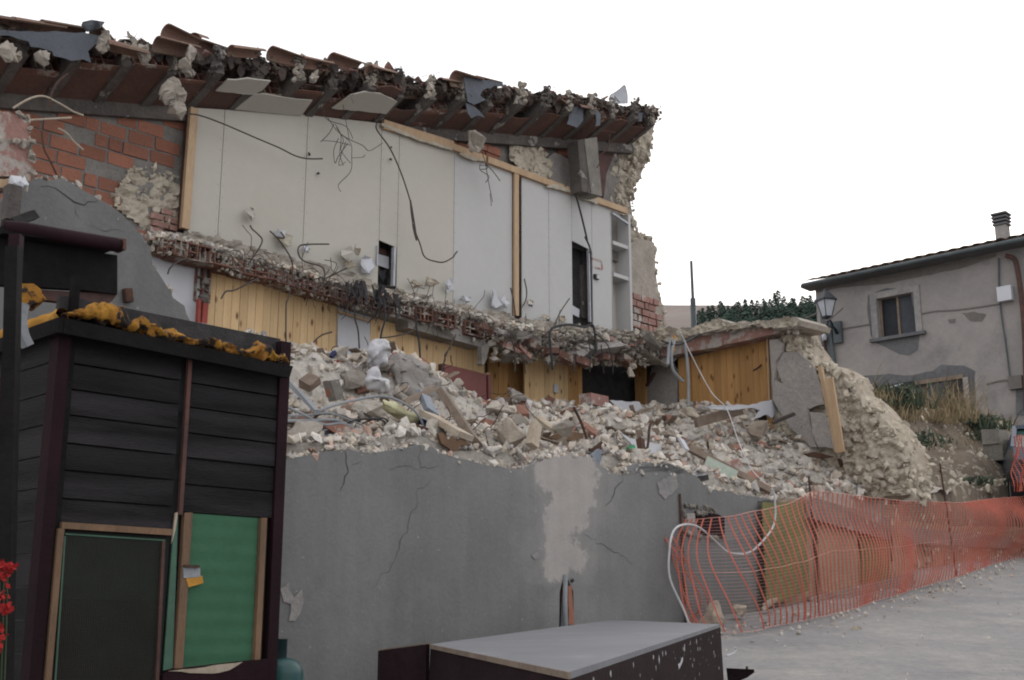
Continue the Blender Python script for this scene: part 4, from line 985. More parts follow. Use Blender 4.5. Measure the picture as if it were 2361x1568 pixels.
build('masonry_face', lumpy(cap, Plane(P3.o-N3*.31, D3, N3), .06, .16, .025, seed=12), 'limestone', hz, uv='3')
mb = MB()
for i in range(330):
    u = r.uniform(1400, 1845); v = lerp([(1440,775),(1540,765),(1600,758),(1650,745),(1700,748),(1795,742),(1845,745)], u)+r.uniform(-3, 22); mb.rock(Plane(P3.o+N3*r.uniform(-.3,.2),D3,N3).p(u, v), r.uniform(.05, .16), r, .6)
build('slab_debris', mb, 'limegrey', hz, uv='3')['kind'] = 'stuff'
# --- tall broken stone wall at the right end of the house (end grain of P2)
rw2 = [(1385,335),(1440,300),(1500,262),(1508,290),(1500,340),(1492,370),(1478,400),(1462,430),(1452,455),(1458,500),(1462,530),(1470,545),(1500,552),(1510,600),(1513,640),(1520,680),(1530,720),(1532,760),(1440,770),(1446,500),(1400,480),(1372,440)]
PB = PT(4.0)
build('stone_core', MB().prism(jag([PB.p(*q) for q in rw2], .03, .1, 3), N_*.5), 'limegrey', hz)
build('masonry_face', lumpy([(1390,335),(1440,305),(1500,268),(1502,290),(1498,335),(1490,368),(1476,400),(1460,430),(1451,455),(1456,500),(1460,530),(1470,545),(1498,553),(1508,600),(1512,640),(1518,680),(1528,720),(1530,760),(1446,765),(1446,500),(1400,480),(1372,440)], PB, .07, .2, .03, seed=4), 'limestone', hz)
r = random.Random(91); mb = MB()
scatter(mb, [(1400,335),(1460,305),(1500,275),(1498,340),(1485,370),(1470,400),(1455,430),(1452,455),(1458,500),(1462,530),(1450,560),(1448,500),(1400,470),(1395,420)], PB, 120, .04, .2, r, -.09, -.02)
for a, b in zip([(1508,280),(1500,340),(1492,370),(1478,400),(1462,430),(1452,455),(1458,500),(1462,530),(1470,545),(1500,552),(1510,600),(1513,640),(1520,680),(1530,720)], [(1500,340),(1492,370),(1478,400),(1462,430),(1452,455),(1458,500),(1462,530),(1470,545),(1500,552),(1510,600),(1513,640),(1520,680),(1530,720),(1532,760)]):
    p, q = PB.p(*a), PB.p(*b)
    for _ in range(int((q-p).length*60)+3): mb.rock(p.lerp(q, r.random())+N_*r.uniform(-.05, .5), r.uniform(.04, .17), r)
build('rubble_stones', mb, 'limestone', hz)['kind'] = 'stuff'
build('plaster_patch', MB().prism(jag(px(PT(3.9), [(1452,560),(1480,550),(1508,560),(1508,640),(1512,690),(1475,700),(1470,740),(1455,745)]), .02, .07, 3), N_*.06), 'limegrey', hz)
build('brick_patch', bricks(P2.sz(1466,720)[0], P2.sz(1520,720)[0], P2.sz(1500,762)[1], P2.sz(1490,690)[1], lambda s, z: True, 3.9, .2, .11, 4), 'pinkbrick', hz)
build('brown_reveal', MB().prism(px(PT(3.9), [(1378,335),(1430,320),(1398,400),(1392,455),(1375,440)]), N_*.1), 'reddish', hz)
pil = build('concrete_pillar', MB().prism(px(PT(3.45), Z('C', (1700,690),(1800,675),(1840,1150),(1755,1130))), N_*.22), 'concrete', hz)
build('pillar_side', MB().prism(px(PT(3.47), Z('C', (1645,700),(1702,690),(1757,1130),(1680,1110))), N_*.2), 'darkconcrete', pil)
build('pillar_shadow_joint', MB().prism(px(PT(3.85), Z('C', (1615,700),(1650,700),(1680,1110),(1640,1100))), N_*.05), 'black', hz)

# --- roof: concrete ribs, hollow blocks, screed, torn membrane and tiles
DD = (-N_+UP*.4); EE = (E_+UP*RB).normalized()
def RP(s, d, h=0): return ST(s, 3.8, 0)+UP*JZ(s)+DD*d+UP*h
r = random.Random(101)
def dedge(s): return .50+.14*noise.noise(Vector((s*1.3, 3, 0)))+.10*noise.noise(Vector((s*4, 9, 0)))
s_ribs = [-3.2+.5*k for k in range(26)]; s_ribs = [s for s in s_ribs if s < sEND+.15]
Dn = DD.normalized(); Zr = EE.cross(Dn); Zr = Zr if Zr.z > 0 else -Zr
for k, s in enumerate(s_ribs):
    de = dedge(s)+r.uniform(-.02, .1)
    mb = MB(); a, b = RP(s, -.25, .03), RP(s, de, .06)
    mb.box((a+b)/2, (.105, (b-a).length, .10), EE, Dn, Zr, jit=.004, r=r)
    mb.box((RP(s,-.25,.17)+RP(s, de-.03, .17))/2, (.075, (b-a).length-.03, .16), EE, Dn, Zr, jit=.01, r=r)
    rb = build('roof_rib', mb, 'darkconcrete', hz)
    mb = MB()
    for _ in range(26): mb.rock(RP(s+r.uniform(-.06,.06), de+r.uniform(-.05,.03), r.uniform(.04, .32)), r.uniform(.05, .12), r)
    build('broken_end', mb, 'limegrey' if r.random() < .55 else 'darkconcrete', rb)
    if k == len(s_ribs)-1: continue
    sm = s+.25; dm = dedge(sm)-r.uniform(.02, .2)
    # two clay blocks in a row, the outer one cut open
    for q in (0, 1):
        d1 = dm-q*.25
        if q == 0 and r.random() < .22: continue
        c = RP(sm, d1, .115)
        arch = MB(); w_, h_ = .39, .17
        hollow(arch, c, w_, h_, .25, 5, 2, EE, -Dn, Zr, .011, r, .22 if q == 0 else 0)
        build('hollow_block', arch, 'terracotta', hz)
    # flat clay soffit
    q0, q1 = s+.055, s+.445; de2 = dm-r.uniform(-.04, .06)
    build('clay_soffit', MB().prism([RP(q0,-.2,.012), RP(q1,-.2,.012), RP(q1,de2+r.uniform(-.05,.03),.012), RP((q0+q1)/2, de2+r.uniform(-.04,.05), .012), RP(q0,de2,.012)], Zr*.014), 'tavella', hz)
# screed over the blocks
def rough_sheet(name, s0, s1, d0, dfn, h0, th, m, seed, n=110):
    top_ = []; rr_ = random.Random(seed); P_ = []; Q_ = []
    for i in range(n+1):
        s = s0+(s1-s0)*i/n; P_.append(RP(s, d0, h0)); Q_.append(RP(s, dfn(s)+rr_.uniform(-.035, .035), h0+rr_.uniform(-.015,.015)))
    mb = MB()
    for i in range(n): mb.prism([P_[i], P_[i+1], Q_[i+1], Q_[i]], Zr*th)
    return build(name, mb, m, hz)
rough_sheet('roof_screed', -3.6, sEND+.12, -2.6, lambda s: dedge(s)-.02, .205, .04, 'screed', 3)
rough_sheet('roof_membrane', -3.6, sEND, -2.6, lambda s: dedge(s)+.0+.05*noise.noise(Vector((s*3,0,5))), .248, .012, 'black', 4)
mb = MB()
for i in range(1500):
    s = r.uniform(-3.6, sEND+.15); mb.rock(RP(s, dedge(s)+r.uniform(-.12, .02), r.uniform(.15, .27)), r.uniform(.02, .08), r)
build('crumbled_screed', mb, 'screed', hz)['kind'] = 'stuff'
for k in range(26):
    s = -3.3+k*.47+r.uniform(-.05,.05)
    if s < sEND: build('bedding_mortar', MB().rock(RP(s, dedge(s)-.10, .27), .34, r, .45).rock(RP(s+.2, dedge(s)-.12, .27), .32, r, .45), 'bedding', hz)
mb = MB()
for i in range(130):
    s = r.uniform(-3.4, sEND); c = RP(s, dedge(s)+r.uniform(-.02, .04), r.uniform(.18, .28)); a = EE*r.uniform(.04, .13)+UP*r.uniform(-.05,.05); b = -UP*r.uniform(.04, .14)+DD*r.uniform(-.06, .06)
    mb.add([c, c+a, c+a*.8+b, c+a*.3+b*1.3, c-a*.2+b*.6], [(0,1,2,3,4)])
build('torn_membrane_shreds', mb, 'shred', hz)['kind'] = 'stuff'
mb = MB()
for i in range(240):      # thin root-like wires hanging from the broken edge
    s = r.uniform(-3.2, sEND+.1); p = RP(s, dedge(s)+.03, r.uniform(.1, .36)); q = [p]
    for k in range(4): q.append(q[-1]+Vector((r.gauss(0,.05), r.gauss(0,.03), -r.uniform(-.02, .09))))
    mb.tube(q, .0035, 3, True, .0015)
mb2 = MB()
for i in range(220):
    s = r.uniform(-3.4, sEND); mb2.box(RP(s, dedge(s)+r.uniform(-.16,.0), r.uniform(.22,.31)), (r.uniform(.05,.16), r.uniform(.05,.1), .013), (EE+UP*r.gauss(0,.4)).normalized(), DD.normalized(), Zr, jit=.012, r=r)
build('tile_fragments', mb2, 'pinkbrick', hz)['kind'] = 'stuff'
build('fine_wires', mb, 'steel', hz)['kind'] = 'stuff'
# big torn sheets of membrane
def sheet(pts, t, m, seed, amp=.02): return build('torn_membrane', MB().prism(jag(px(PT(t), pts), amp, .07, seed), N_*.012+UP*.003), m, hz)
sheet(Z('A', (-200,240),(0,250),(250,262),(700,272),(830,300),(835,330),(740,430),(765,528),(700,500),(600,512),(450,470),(440,435),(260,395),(240,350),(80,300),(-200,290)), 3.12, 'membrane', 2)
build('torn_membrane', MB().rock(PT(3.1).p(215, 58), .22, r, .8).rock(PT(3.1).p(205, 60), .16, r, .8), 'membrane', hz)
sheet(Z('C', (725,195),(930,215),(1040,240),(1060,270),(980,260),(880,300),(860,340),(905,375),(850,400),(810,415),(760,390),(740,290)), 3.2, 'membrane', 3)
sheet(Z('C', (745,400),(800,420),(850,460),(900,520),(840,500),(790,525),(760,480)), 3.22, 'membrane', 4)
sheet(Z('C', (1590,440),(1690,430),(1690,540),(1640,600),(1560,570)), 3.3, 'membrane', 5); sheet(Z('C', (2100,470),(2170,480),(2160,550),(2110,545)), 3.3, 'membrane', 6)
sheet(Z('C', (1790,440),(1830,490),(1825,580),(1790,590)), 3.28, 'membrane', 7)
# ceiling boards still hanging under the soffit
def cboard(ps, ring, m='board_warm'):
    """plate lying in the soffit plane, its outline read from the photo"""
    n = EE.cross(Dn).normalized(); o = RP(3, 0, -.02); q = []
    for u, v in ps: d = ray(u, v); q.append(CAM+d*((o-CAM).dot(n)/d.dot(n)))
    q = jag(q, .008, .1, ring)
    up = n if n.z > 0 else -n
    build('ceiling_board', MB().prism(q, -up*-.015), m, hz)
cboard(Z('B', (470,655),(570,560),(640,562),(740,548),(930,572),(860,650),(785,685)), 1)
cboard(Z('B', (632,810),(785,685),(890,682),(1150,725),(1280,735),(1190,862)), 2)
cboard(Z('B', (1445,800),(1600,690),(1720,660),(1850,675),(1995,745),(1900,848)), 3)
# stone lumps still hanging from the edge
for pts, t in (([((22,122),.17),((40,130),.08)],3.0), ([((388,212),.2),((404,208),.17),((413,222),.15),((408,250),.17),((396,236),.13)],3.1), ([((1098,326),.24),((1102,338),.13)],3.4), ([((98,135),.12)],3.05), ([((237,95),.16),((235,112),.12),((245,85),.1)],3.1), ([((330,118),.13),((336,135),.1)],3.1),([((440,125),.14),((430,150),.13),((436,170),.12)],3.05),([((726,175),.09),((722,185),.07)],3.1)):
    mb = MB()
    for (u, v), sz_ in pts:
        for _ in range(3): mb.rock(PT(t).p(u+r.uniform(-3,3), v+r.uniform(-3,3)), sz_*1.25, r)
    build('hanging_stone', mb, 'limegrey', hz)
# tiles
def tile_mesh(L=.46, r0=.10, r1=.08, th=.014):
    mb = MB(); n = 8; k = 0; V = []
    for e, (x, rad) in enumerate(((-L/2, r0), (L/2, r1))):
        for rr_ in (rad, rad-th):
            for j in range(n+1):
                a = math.pi*j/n; V.append(Vector((x, rr_*math.cos(a), rr_*math.sin(a)*.85)))
    m_ = n+1; F = []
    o0, i0, o1, i1 = 0, m_, 2*m_, 3*m_
    for j in range(n):
        F += [(o0+j, o1+j, o1+j+1, o0+j+1), (i0+j+1, i1+j+1, i1+j, i0+j), (o0+j+1, i0+j+1, i0+j, o0+j), (o1+j, i1+j, i1+j+1, o1+j+1)]
    F += [(o0, i0, i1, o1), (o0+n, o1+n, i1+n, i0+n)]
    return mb.add(V, F)
t0 = build('roof_tile', tile_mesh(), 'tile', origin=(0,0,0)); t0.parent = hz
HL = Vector(hz['wloc'])
def tile(s, d, h, yaw=0, roll=0, pitch=0, sc_=1, first=[True]):
    o = t0 if first[0] else t0.copy()
    if not first[0]: sc.collection.objects.link(o)
    first[0] = False; o.parent = hz
    M = Matrix((EE, -Dn, Zr)).transposed().to_4x4() @ Euler((roll, pitch, yaw)).to_matrix().to_4x4()
    o.rotation_euler = M.to_euler(); o.location = RP(s, d, h)-HL; o.scale = (sc_,)*3
    return o
for row, (dd, skip) in enumerate(((-.08, .22), (-.28, .1), (-.50, .05))):
    s = -3.5
    while s < sEND-.1:
        if r.random() > skip+(.3 if s > 5.8 else 0): tile(s, dedge(s)+dd+r.uniform(-.04,.04), .18+row*.012+r.uniform(0,.02), r.uniform(-.14,.14), r.uniform(-.25,.25), r.uniform(-.06,.05), r.uniform(.62,.84))
        s += .36+r.uniform(0, .05)
def tile_at(u, v, t, yaw, roll, pitch, sc_=1.15):
    p = PT(t).p(u, v); o = t0.copy(); sc.collection.objects.link(o); o.parent = hz
    M = Matrix((EE, -Dn, Zr)).transposed().to_4x4() @ Euler((roll, pitch, yaw)).to_matrix().to_4x4()
    o.rotation_euler = M.to_euler(); o.location = p-HL; o.scale = (sc_,)*3
for a in [(424,93,3.2,.25,-.5,.05,1.0),(480,114,3.35,-.1,-.3,.3,.95),(410,114,3.1,.05,-.1,.05,1.0),(460,91,3.5,.5,.3,-.4,.7),(570,124,3.2,0,.1,-.05,.9),(662,135,3.2,.1,-.2,.08,.95),(800,149,3.2,.1,-.1,.06,1.0),(1080,189,3.2,.05,-.4,.06,1.1),(1125,197,3.25,0,-.4,.06,1.0),(1040,197,3.3,0,0,0,.9),(40,65,3.2,0,0,.0,1.05),(90,71,3.2,0,0,.0,1.05),(150,75,3.2,0,-.1,0,1.0),(250,99,3.2,.5,.3,.3,.8),(290,119,3.1,0,.4,.15,.9),(1300,247,3.3,.3,.2,.1,.8),(1350,254,3.3,0,.3,.0,.8),(730,151,3.2,0,0,.05,.9),(880,171,3.2,.1,.1,.0,.9)]: tile_at(*a)
# plants and scraps on the roof edge
mb = MB()
for i in range(40):
    s = r.uniform(.5, sEND); tuft(mb, RP(s, dedge(s)-.05, .24), 3, .05, .04, r, .005)
build('dry_weeds', mb, 'stem', hz)['kind'] = 'stuff'
# rebars of the slab and roof: each its own part
def bar(name, pts, t, rad, m='steel', par=hz):
    tt = t if isinstance(t, (list, tuple)) else [t]*len(pts)
    return build(name, MB().tube([PT(a).p(u, v) for (u, v), a in zip(pts, tt)], rad, 6), m, par)
for pts, t in [(Z('E',(515,545),(600,420),(635,340),(600,290),(550,245),(532,212)),3.1), (Z('E',(885,680),(890,560),(870,480),(800,370),(755,315),(700,262)),3.1), (Z('E',(760,315),(820,320),(790,270)),3.1),(Z('E',(1150,700),(1160,620),(1130,560),(1000,520),(945,470),(940,400),(1000,375),(1195,372)),3.1),
               (Z('E',(1160,665),(1250,620),(1350,570)),3.1),(Z('D',(1510,790),(1430,820),(1370,870),(1350,920)),3.1),(Z('E',(600,660),(500,710),(400,760),(330,770),(290,830)),3.15),(Z('E',(875,740),(850,840),(835,900),(835,1270)),3.1),(Z('E',(1220,1110),(1130,1140),(1060,1210),(1075,1300)),3.3),
               (Z('E',(1930,1050),(1880,1110),(1750,1145),(1640,1160)),3.15),(Z('E',(2210,1250),(2170,1300),(2170,1350),(2145,1390)),3.2),(Z('F',(820,775),(840,880),(830,960),(790,1030)),3.2),(Z('F',(705,850),(730,960),(745,1080)),3.2),(Z('F',(1200,940),(1120,1060),(1070,1180)),3.1),(Z('F',(230,1290),(240,1250),(150,1450),(155,1500)),3.2)]:
    bar('bent_rebar', pts, t, .0085)
mb = MB()
for i in range(120):
    u = r.uniform(560, 1470); v = sl_top(u)+r.uniform(-5, 22); q = [PT(3.1).p(u, v)]
    dirn = Vector((r.gauss(0,1), r.gauss(0,.3), r.gauss(0,.6))).normalized()
    for k in range(5): dirn = (dirn+Vector((r.gauss(0,.6), r.gauss(0,.3), r.gauss(-.1,.6)))).normalized(); q.append(q[-1]+dirn*.07)
    mb.tube(q, .004, 4)
build('tangled_wire', mb, 'steel', hz)['kind'] = 'stuff'
# hanging cables = things of their own
def cable(pts, t, rad, m, label, cat='cable', name='hanging_cable'):
    tt = t if isinstance(t, (list, tuple)) else [t]*len(pts)
    return tag(build(name, MB().tube([PT(a).p(u, v) for (u, v), a in zip(pts, tt)], rad, 6), m), label, cat)
cable(Z('B',(180,845),(320,855),(520,925),(800,1045),(1000,1130),(1130,1195),(1240,1222),(1365,1222)), 3.55, .009, 'steel', 'thin cable drooping across the left of the pale boards under the roof')
cable([(868,285)]+Z('C',(30,620),(130,760),(210,930),(270,1100),(310,1250),(320,1400),(350,1500))+Z('E',(1880,0),(1900,200),(1960,370),(2000,480),(2100,520),(2170,520),(2240,480))+Z('F',(230,580),(258,545)), 3.5, .009, 'steel', 'long thin cable curving down from the roof into a hook by the square opening')
cable(Z('C',(1625,1130),(1660,1250),(1720,1500))+Z('F',(1330,420),(1370,510),(1372,560)), 3.6, .014, 'cable_black', 'thick black cable slanting over the boards to the tall opening')
cable(Z('E',(1935,970),(1930,1080),(1950,1180),(1965,1380)), 3.1, .012, 'cable_black', 'black cable hanging before the pine boards left of the dark red door')
cable(Z('E',(1655,830),(1665,1000),(1640,1100),(1625,1190)), 3.1, .012, 'cable_black', 'black frayed cable hanging beside the white board')
cable(Z('E',(1410,880),(1415,1000),(1440,1100),(1450,1250)), 3.1, .009, 'cable_black', 'thin black cable hanging in front of the white board')
def shredm(c, seed):
    r_ = random.Random(seed); mb = MB(); p0 = PT(3.2).p(*c)
    for _ in range(22):
        p = p0+E_*r_.gauss(0,.10)+UP*r_.gauss(0,.03)+N_*r_.gauss(0,.04); w_ = r_.uniform(.008,.035); d = Vector((r_.gauss(0,.25), r_.gauss(0,.15), -1)).normalized(); n = r_.randrange(3, 7); L, R_ = [], []
        for k in range(n): L.append(p-E_*w_*(1-k/n)*r_.uniform(.5,1.3)); R_.append(p+E_*w_*(1-k/n)*r_.uniform(.5,1.3)); p = p+d*r_.uniform(.04,.11); d = (d+Vector((r_.gauss(0,.3), r_.gauss(0,.3), 0))).normalized()
        for k in range(n-1): mb.add([L[k], R_[k], R_[k+1], L[k+1]], [(0,1,2,3)])
    return mb
tag(build('plastic_shred', shredm(Z('E',(1465,710))[0], 3), 'black'), 'torn black plastic shred on the slab edge above the white board', 'plastic')
tag(build('plastic_shred', shredm(Z('E',(1690,775))[0], 5), 'black'), 'torn black plastic shred on the slab edge below the square opening', 'plastic')
cable(Z('F',(1060,1540),(1040,1350),(1035,1230),(1080,1180),(1200,1160),(1330,1180),(1390,1160),(1415,1250),(1420,1400)), 2.85, .016, 'cable_black', 'thick black cable looped over the crumbled slab above the dark opening')
for i, (pts, lab) in enumerate([(Z('F',(1365,1280),(1375,1450),(1370,1560)),'black cable hanging at the left edge of the dark opening'),(Z('F',(1465,1330),(1475,1450),(1490,1570)),'black cable hanging in the middle of the dark opening'),(Z('F',(1400,1220),(1520,1330),(1560,1480),(1565,1570)),'curving cable right of the middle of the dark opening'),(Z('F',(1240,1400),(1235,1480),(1240,1570)),'thin cable hanging before the dark edge of the pine boards')]):
    cable(pts, 2.8, .008, 'cable_black', lab)
cable(Z('F',(700,1260),(740,1370),(745,1470),(740,1560)), 3.1, .008, 'steel', 'thin rusty wire hanging before the recessed pine boards')
cable(Z('F',(830,1330),(820,1450),(830,1570)), 3.3, .007, 'steel', 'thin wire hanging at the edge of the broad pine boards')
# root-like bundle of wires hanging below the roof edge
mb = MB(); r = random.Random(111)
for pts in (Z('B',(1345,780),(1450,940),(1500,1000),(1600,1090),(1610,1200),(1600,1330),(1500,1440),(1520,1500)), Z('B',(1380,700),(1390,880),(1560,950),(1620,1055)), Z('B',(1460,930),(1420,1010),(1350,1080)), Z('B',(1470,930),(1520,1030),(1510,1180),(1540,1280)), Z('B',(1510,1010),(1590,1060),(1700,1110),(1760,1155),(1870,1090)), Z('B',(1500,1050),(1460,1150),(1470,1260),(1500,1200),(1580,1090)), Z('B',(1560,1080),(1500,1270),(1560,1250)), Z('B',(1610,1215),(1700,1210),(1720,1190)), Z('B',(1530,720),(1560,900),(1590,1060)), Z('B',(1370,1070),(1480,1080),(1600,1110)),Z('B',(1480,960),(1540,1060),(1520,1150),(1600,1260))):
    mb.tube([PT(3.5).p(u, v) for u, v in pts], .0045, 4)
tag(build('wire_bundle', mb, 'steel'), 'root-like tangle of thin wires hanging under the middle of the roof', 'wires')
mb = MB()
for pts in (Z('C',(870,780),(900,880),(930,1050),(960,1200)), Z('C',(905,890),(970,960),(1020,1028)), Z('C',(860,890),(860,940),(930,990),(905,1040)), Z('C',(860,905),(910,905),(915,930),(865,935)),Z('C',(940,1130),(950,1230))): mb.tube([PT(3.55).p(u, v) for u, v in pts], .006, 4)
tag(build('wire_bundle', mb, 'steel'), 'small bundle of bent wires hanging below the white stone lump', 'wires')
cable(Z('C',(1900,640),(1890,760),(1830,820),(1820,890),(1800,920)), 3.3, .008, 'rust', 'rusty wire curling beside the leaning concrete pillar')
cable(Z('C',(2220,470),(2260,540),(2270,560),(2330,518)), 3.8, .006, 'steel', 'thin twigs of wire sticking out at the far right roof corner')
# grey conduits hanging at the inner corner
for pts, lab in [(Z('G',(365,470),(360,560),(355,640)),'short grey conduit hanging at the left of the inner corner'),(Z('G',(400,480),(380,560),(385,660),(415,710),(455,750)),'bent grey conduit with a free end at the inner corner'),(Z('G',(460,480),(480,600),(490,750),(490,915)),'long straight grey conduit running down to the rubble')]:
    cable(pts, 2.0, .02, 'conduit', lab, 'conduit', 'hanging_conduit')
cable(Z('G',(400,450),(395,540),(350,600)), 2.05, .014, 'foam_clean', 'yellow flexible tube hanging at the inner corner', 'conduit', 'yellow_conduit')
cable(Z('G',(315,485),(400,510),(480,490),(560,440)), 2.0, .014, 'cable_black', 'black cable sagging across the hanging conduits')
cable(Z('G',(430,410),(520,600),(640,820),(740,930),(810,1120),(900,1320),(1050,1480),(1056,1560)), [2.0,1.9,1.7,1.3,.9,.5,.1,0], .006, 'cable_white', 'thin white wire stretched from the inner corner down over the rubble')
cable(Z('G',(1500,272),(1420,340),(1340,380),(1280,415),(1230,408)), [1.0]*5, .012, 'steel', 'bent rebar reaching out from the stone slab end towards the street lamp', 'rebar', 'rebar')
cable(Z('G',(1250,340),(1330,305)), [1.0]*2, .01, 'steel', 'short straight rebar at the tip of the broken slab', 'rebar', 'rebar')
cable(Z('G',(1005,590),(960,650),(915,680)), [1.6]*3, .012, 'rust', 'rusty hooked rod in front of the right pine boards', 'rebar', 'rebar')

# satellite dish at the ridge
ds = thing('satellite_dish', PT(3.4).p(1428, 240), 'small bent white dish seen edge on at the right end of the roof', 'dish')
dp = Z('C',(1905,420),(1908,345),(1935,325),(1965,310),(2000,285),(2030,255),(2038,285),(2045,340),(2045,405),(1990,400))
def dishp(k, off): 
    u, v = dp[k]; a = (u-1405)/40; return PT(3.4).p(u, v)+N_*(.06*math.sin(a*3.1)+off)
mb = MB(); c0 = PT(3.4).p(1428, 225)+N_*.07
for off in (0, .008): 
    mb.add([dishp(k, off) for k in range(len(dp))]+[c0+N_*off], [(k, (k+1) % len(dp), len(dp)) if off else ((k+1) % len(dp), k, len(dp)) for k in range(len(dp))])
build('reflector', mb, 'lampglass', ds)
build('rim', MB().tube([dishp(k, .004) for k in range(1, 9)], .008, 5), 'conduit', ds)
build('arm', MB().tube([PT(3.35).p(*q) for q in Z('C',(1940,345),(1965,375),(1985,400))], .006, 5), 'steel', ds)

# ================================================================ dark wooden hen house in front of the wall
TF = -1.38; SF = PT(TF)
def I_(x, y, t=TF): u, v = Z('I', (x, y))[0]; return PT(t).p(u, v)
def si(x, y): return (I_(x, y)-O_).dot(E_)
sA, sB, sC, sD, sE2, sF2 = si(222,300), si(272,300), si(740,300), si(775,300), si(1122,500), si(1152,500)
zTL, zTR = I_(300,165).z, I_(1150,330).z; zt_ = (zTL+zTR)/2
print('shed', [round(q,2) for q in (sA,sB,sC,sD,sE2,sF2,zTL,zTR)])
sh = thing('hen_house', ST(sA, TF, .3), 'tall dark wooden hen house with a green door panel and a mesh door', 'hen house')
def sz2(s, z, t=TF): return ST(s, t)+UP*z
DEP = .95
def zrow(x, y): return I_(x, y).z
# horizontal boards: left leaf and right leaf
rowsL = [zrow(300, y) for y in (172, 285, 390, 495, 610, 720, 835, 940)]
rowsR = [zrow(775, y) for y in (255, 362, 462, 567, 668, 776, 890)]
def hboards(s0, s1, rows, seed, name):
    mb = MB(); r_ = random.Random(seed)
    for a, b in zip(rows, rows[1:]):
        o = r_.uniform(0, .006); mb.prism([sz2(s0, b+.004, TF+o), sz2(s1, b+.004, TF+o), sz2(s1, a-.004, TF+o+.004), sz2(s0, a-.004, TF+o+.004)], N_*.02)
    return build(name, mb, 'shed', sh)
hboards(sB+.03, sC-.005, rowsL, 1, 'board_panel'); hboards(sD, sE2, rowsR, 2, 'board_panel')
build('corner_post', MB().box(sz2((sA+sB)/2, (zTL-.4)/2+.1, TF+.03), (sB-sA, .09, zTL+.4-.0), E_, N_, UP, jit=.002), 'maroon', sh)
build('corner_post', MB().box(sz2((sE2+sF2)/2+.012, zt_/2-.1, TF+.03), (sF2-sE2+.015, .08, zt_+.55), E_, N_, UP, jit=.002), 'maroon', sh)
build('inner_stile', MB().box(sz2(sB+.015, zt_/2, TF+.02), (.03, .05, zt_+.6), E_, N_, UP), 'shed_dark', sh)
build('middle_stile', MB().box(sz2((sC+sD)/2+.008, (rowsR[0]+rowsR[-1])/2, TF-.008), (.022, .02, rowsR[0]-rowsR[-1]+.03), E_, N_, UP), 'reddish', sh)
build('back_board', MB().box(sz2((sA+sF2)/2, zt_/2-.1, TF+.06), (sF2-sA-.03, .03, zt_+.6), E_, N_, UP), 'black', sh)
mb = MB(); z = .1
while z < zTL-.05:
    mb.prism([sz2(sA+.005, z+.003, TF+.07), sz2(sA+.005, z+.003, TF+DEP), sz2(sA+.005, z+.147, TF+DEP), sz2(sA+.005, z+.147, TF+.07)], E_*.02); z += .15
build('side_panel', mb, 'shed', sh)
build('side_panel', MB().box(sz2(sF2-.03, zt_/2, TF+DEP/2+.03), (.02, DEP-.1, zt_), E_, N_, UP), 'shed_dark', sh)
# roof with fascias
fz = [I_(262,100,TF-.09), I_(1188,296,TF-.09), I_(1165,342,TF-.09), I_(238,158,TF-.09)]
zf1 = (fz[0].z+fz[1].z)/2; zf0 = (fz[2].z+fz[3].z)/2; s0 = (fz[0]-O_).dot(E_); s1 = (fz[1]-O_).dot(E_)
print('fascia z', fz[0].z, fz[1].z, fz[2].z, fz[3].z)
build('fascia_board', MB().prism([sz2(s0, fz[3].z, TF-.09), sz2(s1-.02, fz[2].z, TF-.09), sz2(s1, fz[1].z, TF-.09), sz2(s0, fz[0].z, TF-.09)], N_*.03), 'shed_dark', sh)
build('fascia_board', MB().prism([sz2(s0-.002, fz[3].z, TF-.088), sz2(s0-.002, fz[3].z, TF+DEP), sz2(s0-.002, fz[0].z, TF+DEP), sz2(s0-.002, fz[0].z, TF-.088)], E_*-.025), 'shed_dark', sh)
build('roof_board', MB().prism([sz2(s0+.01, fz[0].z-.03, TF-.05), sz2(s1-.01, fz[1].z-.03, TF-.05), sz2(s1-.01, fz[1].z-.03, TF+DEP), sz2(s0+.01, fz[0].z-.03, TF+DEP)], UP*.025), 'shed_dark', sh)
# corrugated sheet with foam along its front edge
def corr(a, b):
    s = s0+(s1-s0)*a; z = fz[0].z+(fz[1].z-fz[0].z)*a+.035+.018*math.sin(s*2*math.pi/.13)
    return sz2(s, z, TF-.04+b*(DEP+.04))
build('corrugated_sheet', MB().grid(corr, 120, 6), 'rust', sh)
mb = MB(); r = random.Random(121)
def foamtop(a): return lerp([(0,.035),(.12,.10),(.2,.10),(.26,.06),(.32,.075),(.4,.035),(.45,.05),(.52,.03),(.6,.045),(.7,.05),(.78,.03),(.83,.07),(.88,.08),(.93,.04),(.97,.08),(1,.04)], a)
def foam(a, b):
    th = b*2*math.pi; s = s0+(s1-s0)*a; h = foamtop(a)*1.5; zc = fz[0].z+(fz[1].z-fz[0].z)*a+h*.45
    n = .6+.4*noise.noise(Vector((s*7, th*.5, 3)))+.45*noise.noise(Vector((s*21, th, 8)))+.25*noise.noise(Vector((s*50, th*3, 8))); e = min(1, 6*min(a, 1-a)+.15)
    return sz2(s, zc+(h*.62)*math.sin(th)*n*e, TF-.05+.085*math.cos(th)*n*e)
build('foam_bead', MB().grid(foam, 260, 14), 'foam', sh, smooth=True)
def foam2(a, b):
    th = b*2*math.pi; t = TF-.03+a*DEP; n = .8+.4*noise.noise(Vector((t*8, th, 3)))
    return sz2(s0+.02+.04*math.cos(th)*n, fz[0].z+.03+.04*math.sin(th)*n, t)
build('foam_bead', MB().grid(foam2, 60, 10), 'foam_clean', sh, smooth=True)
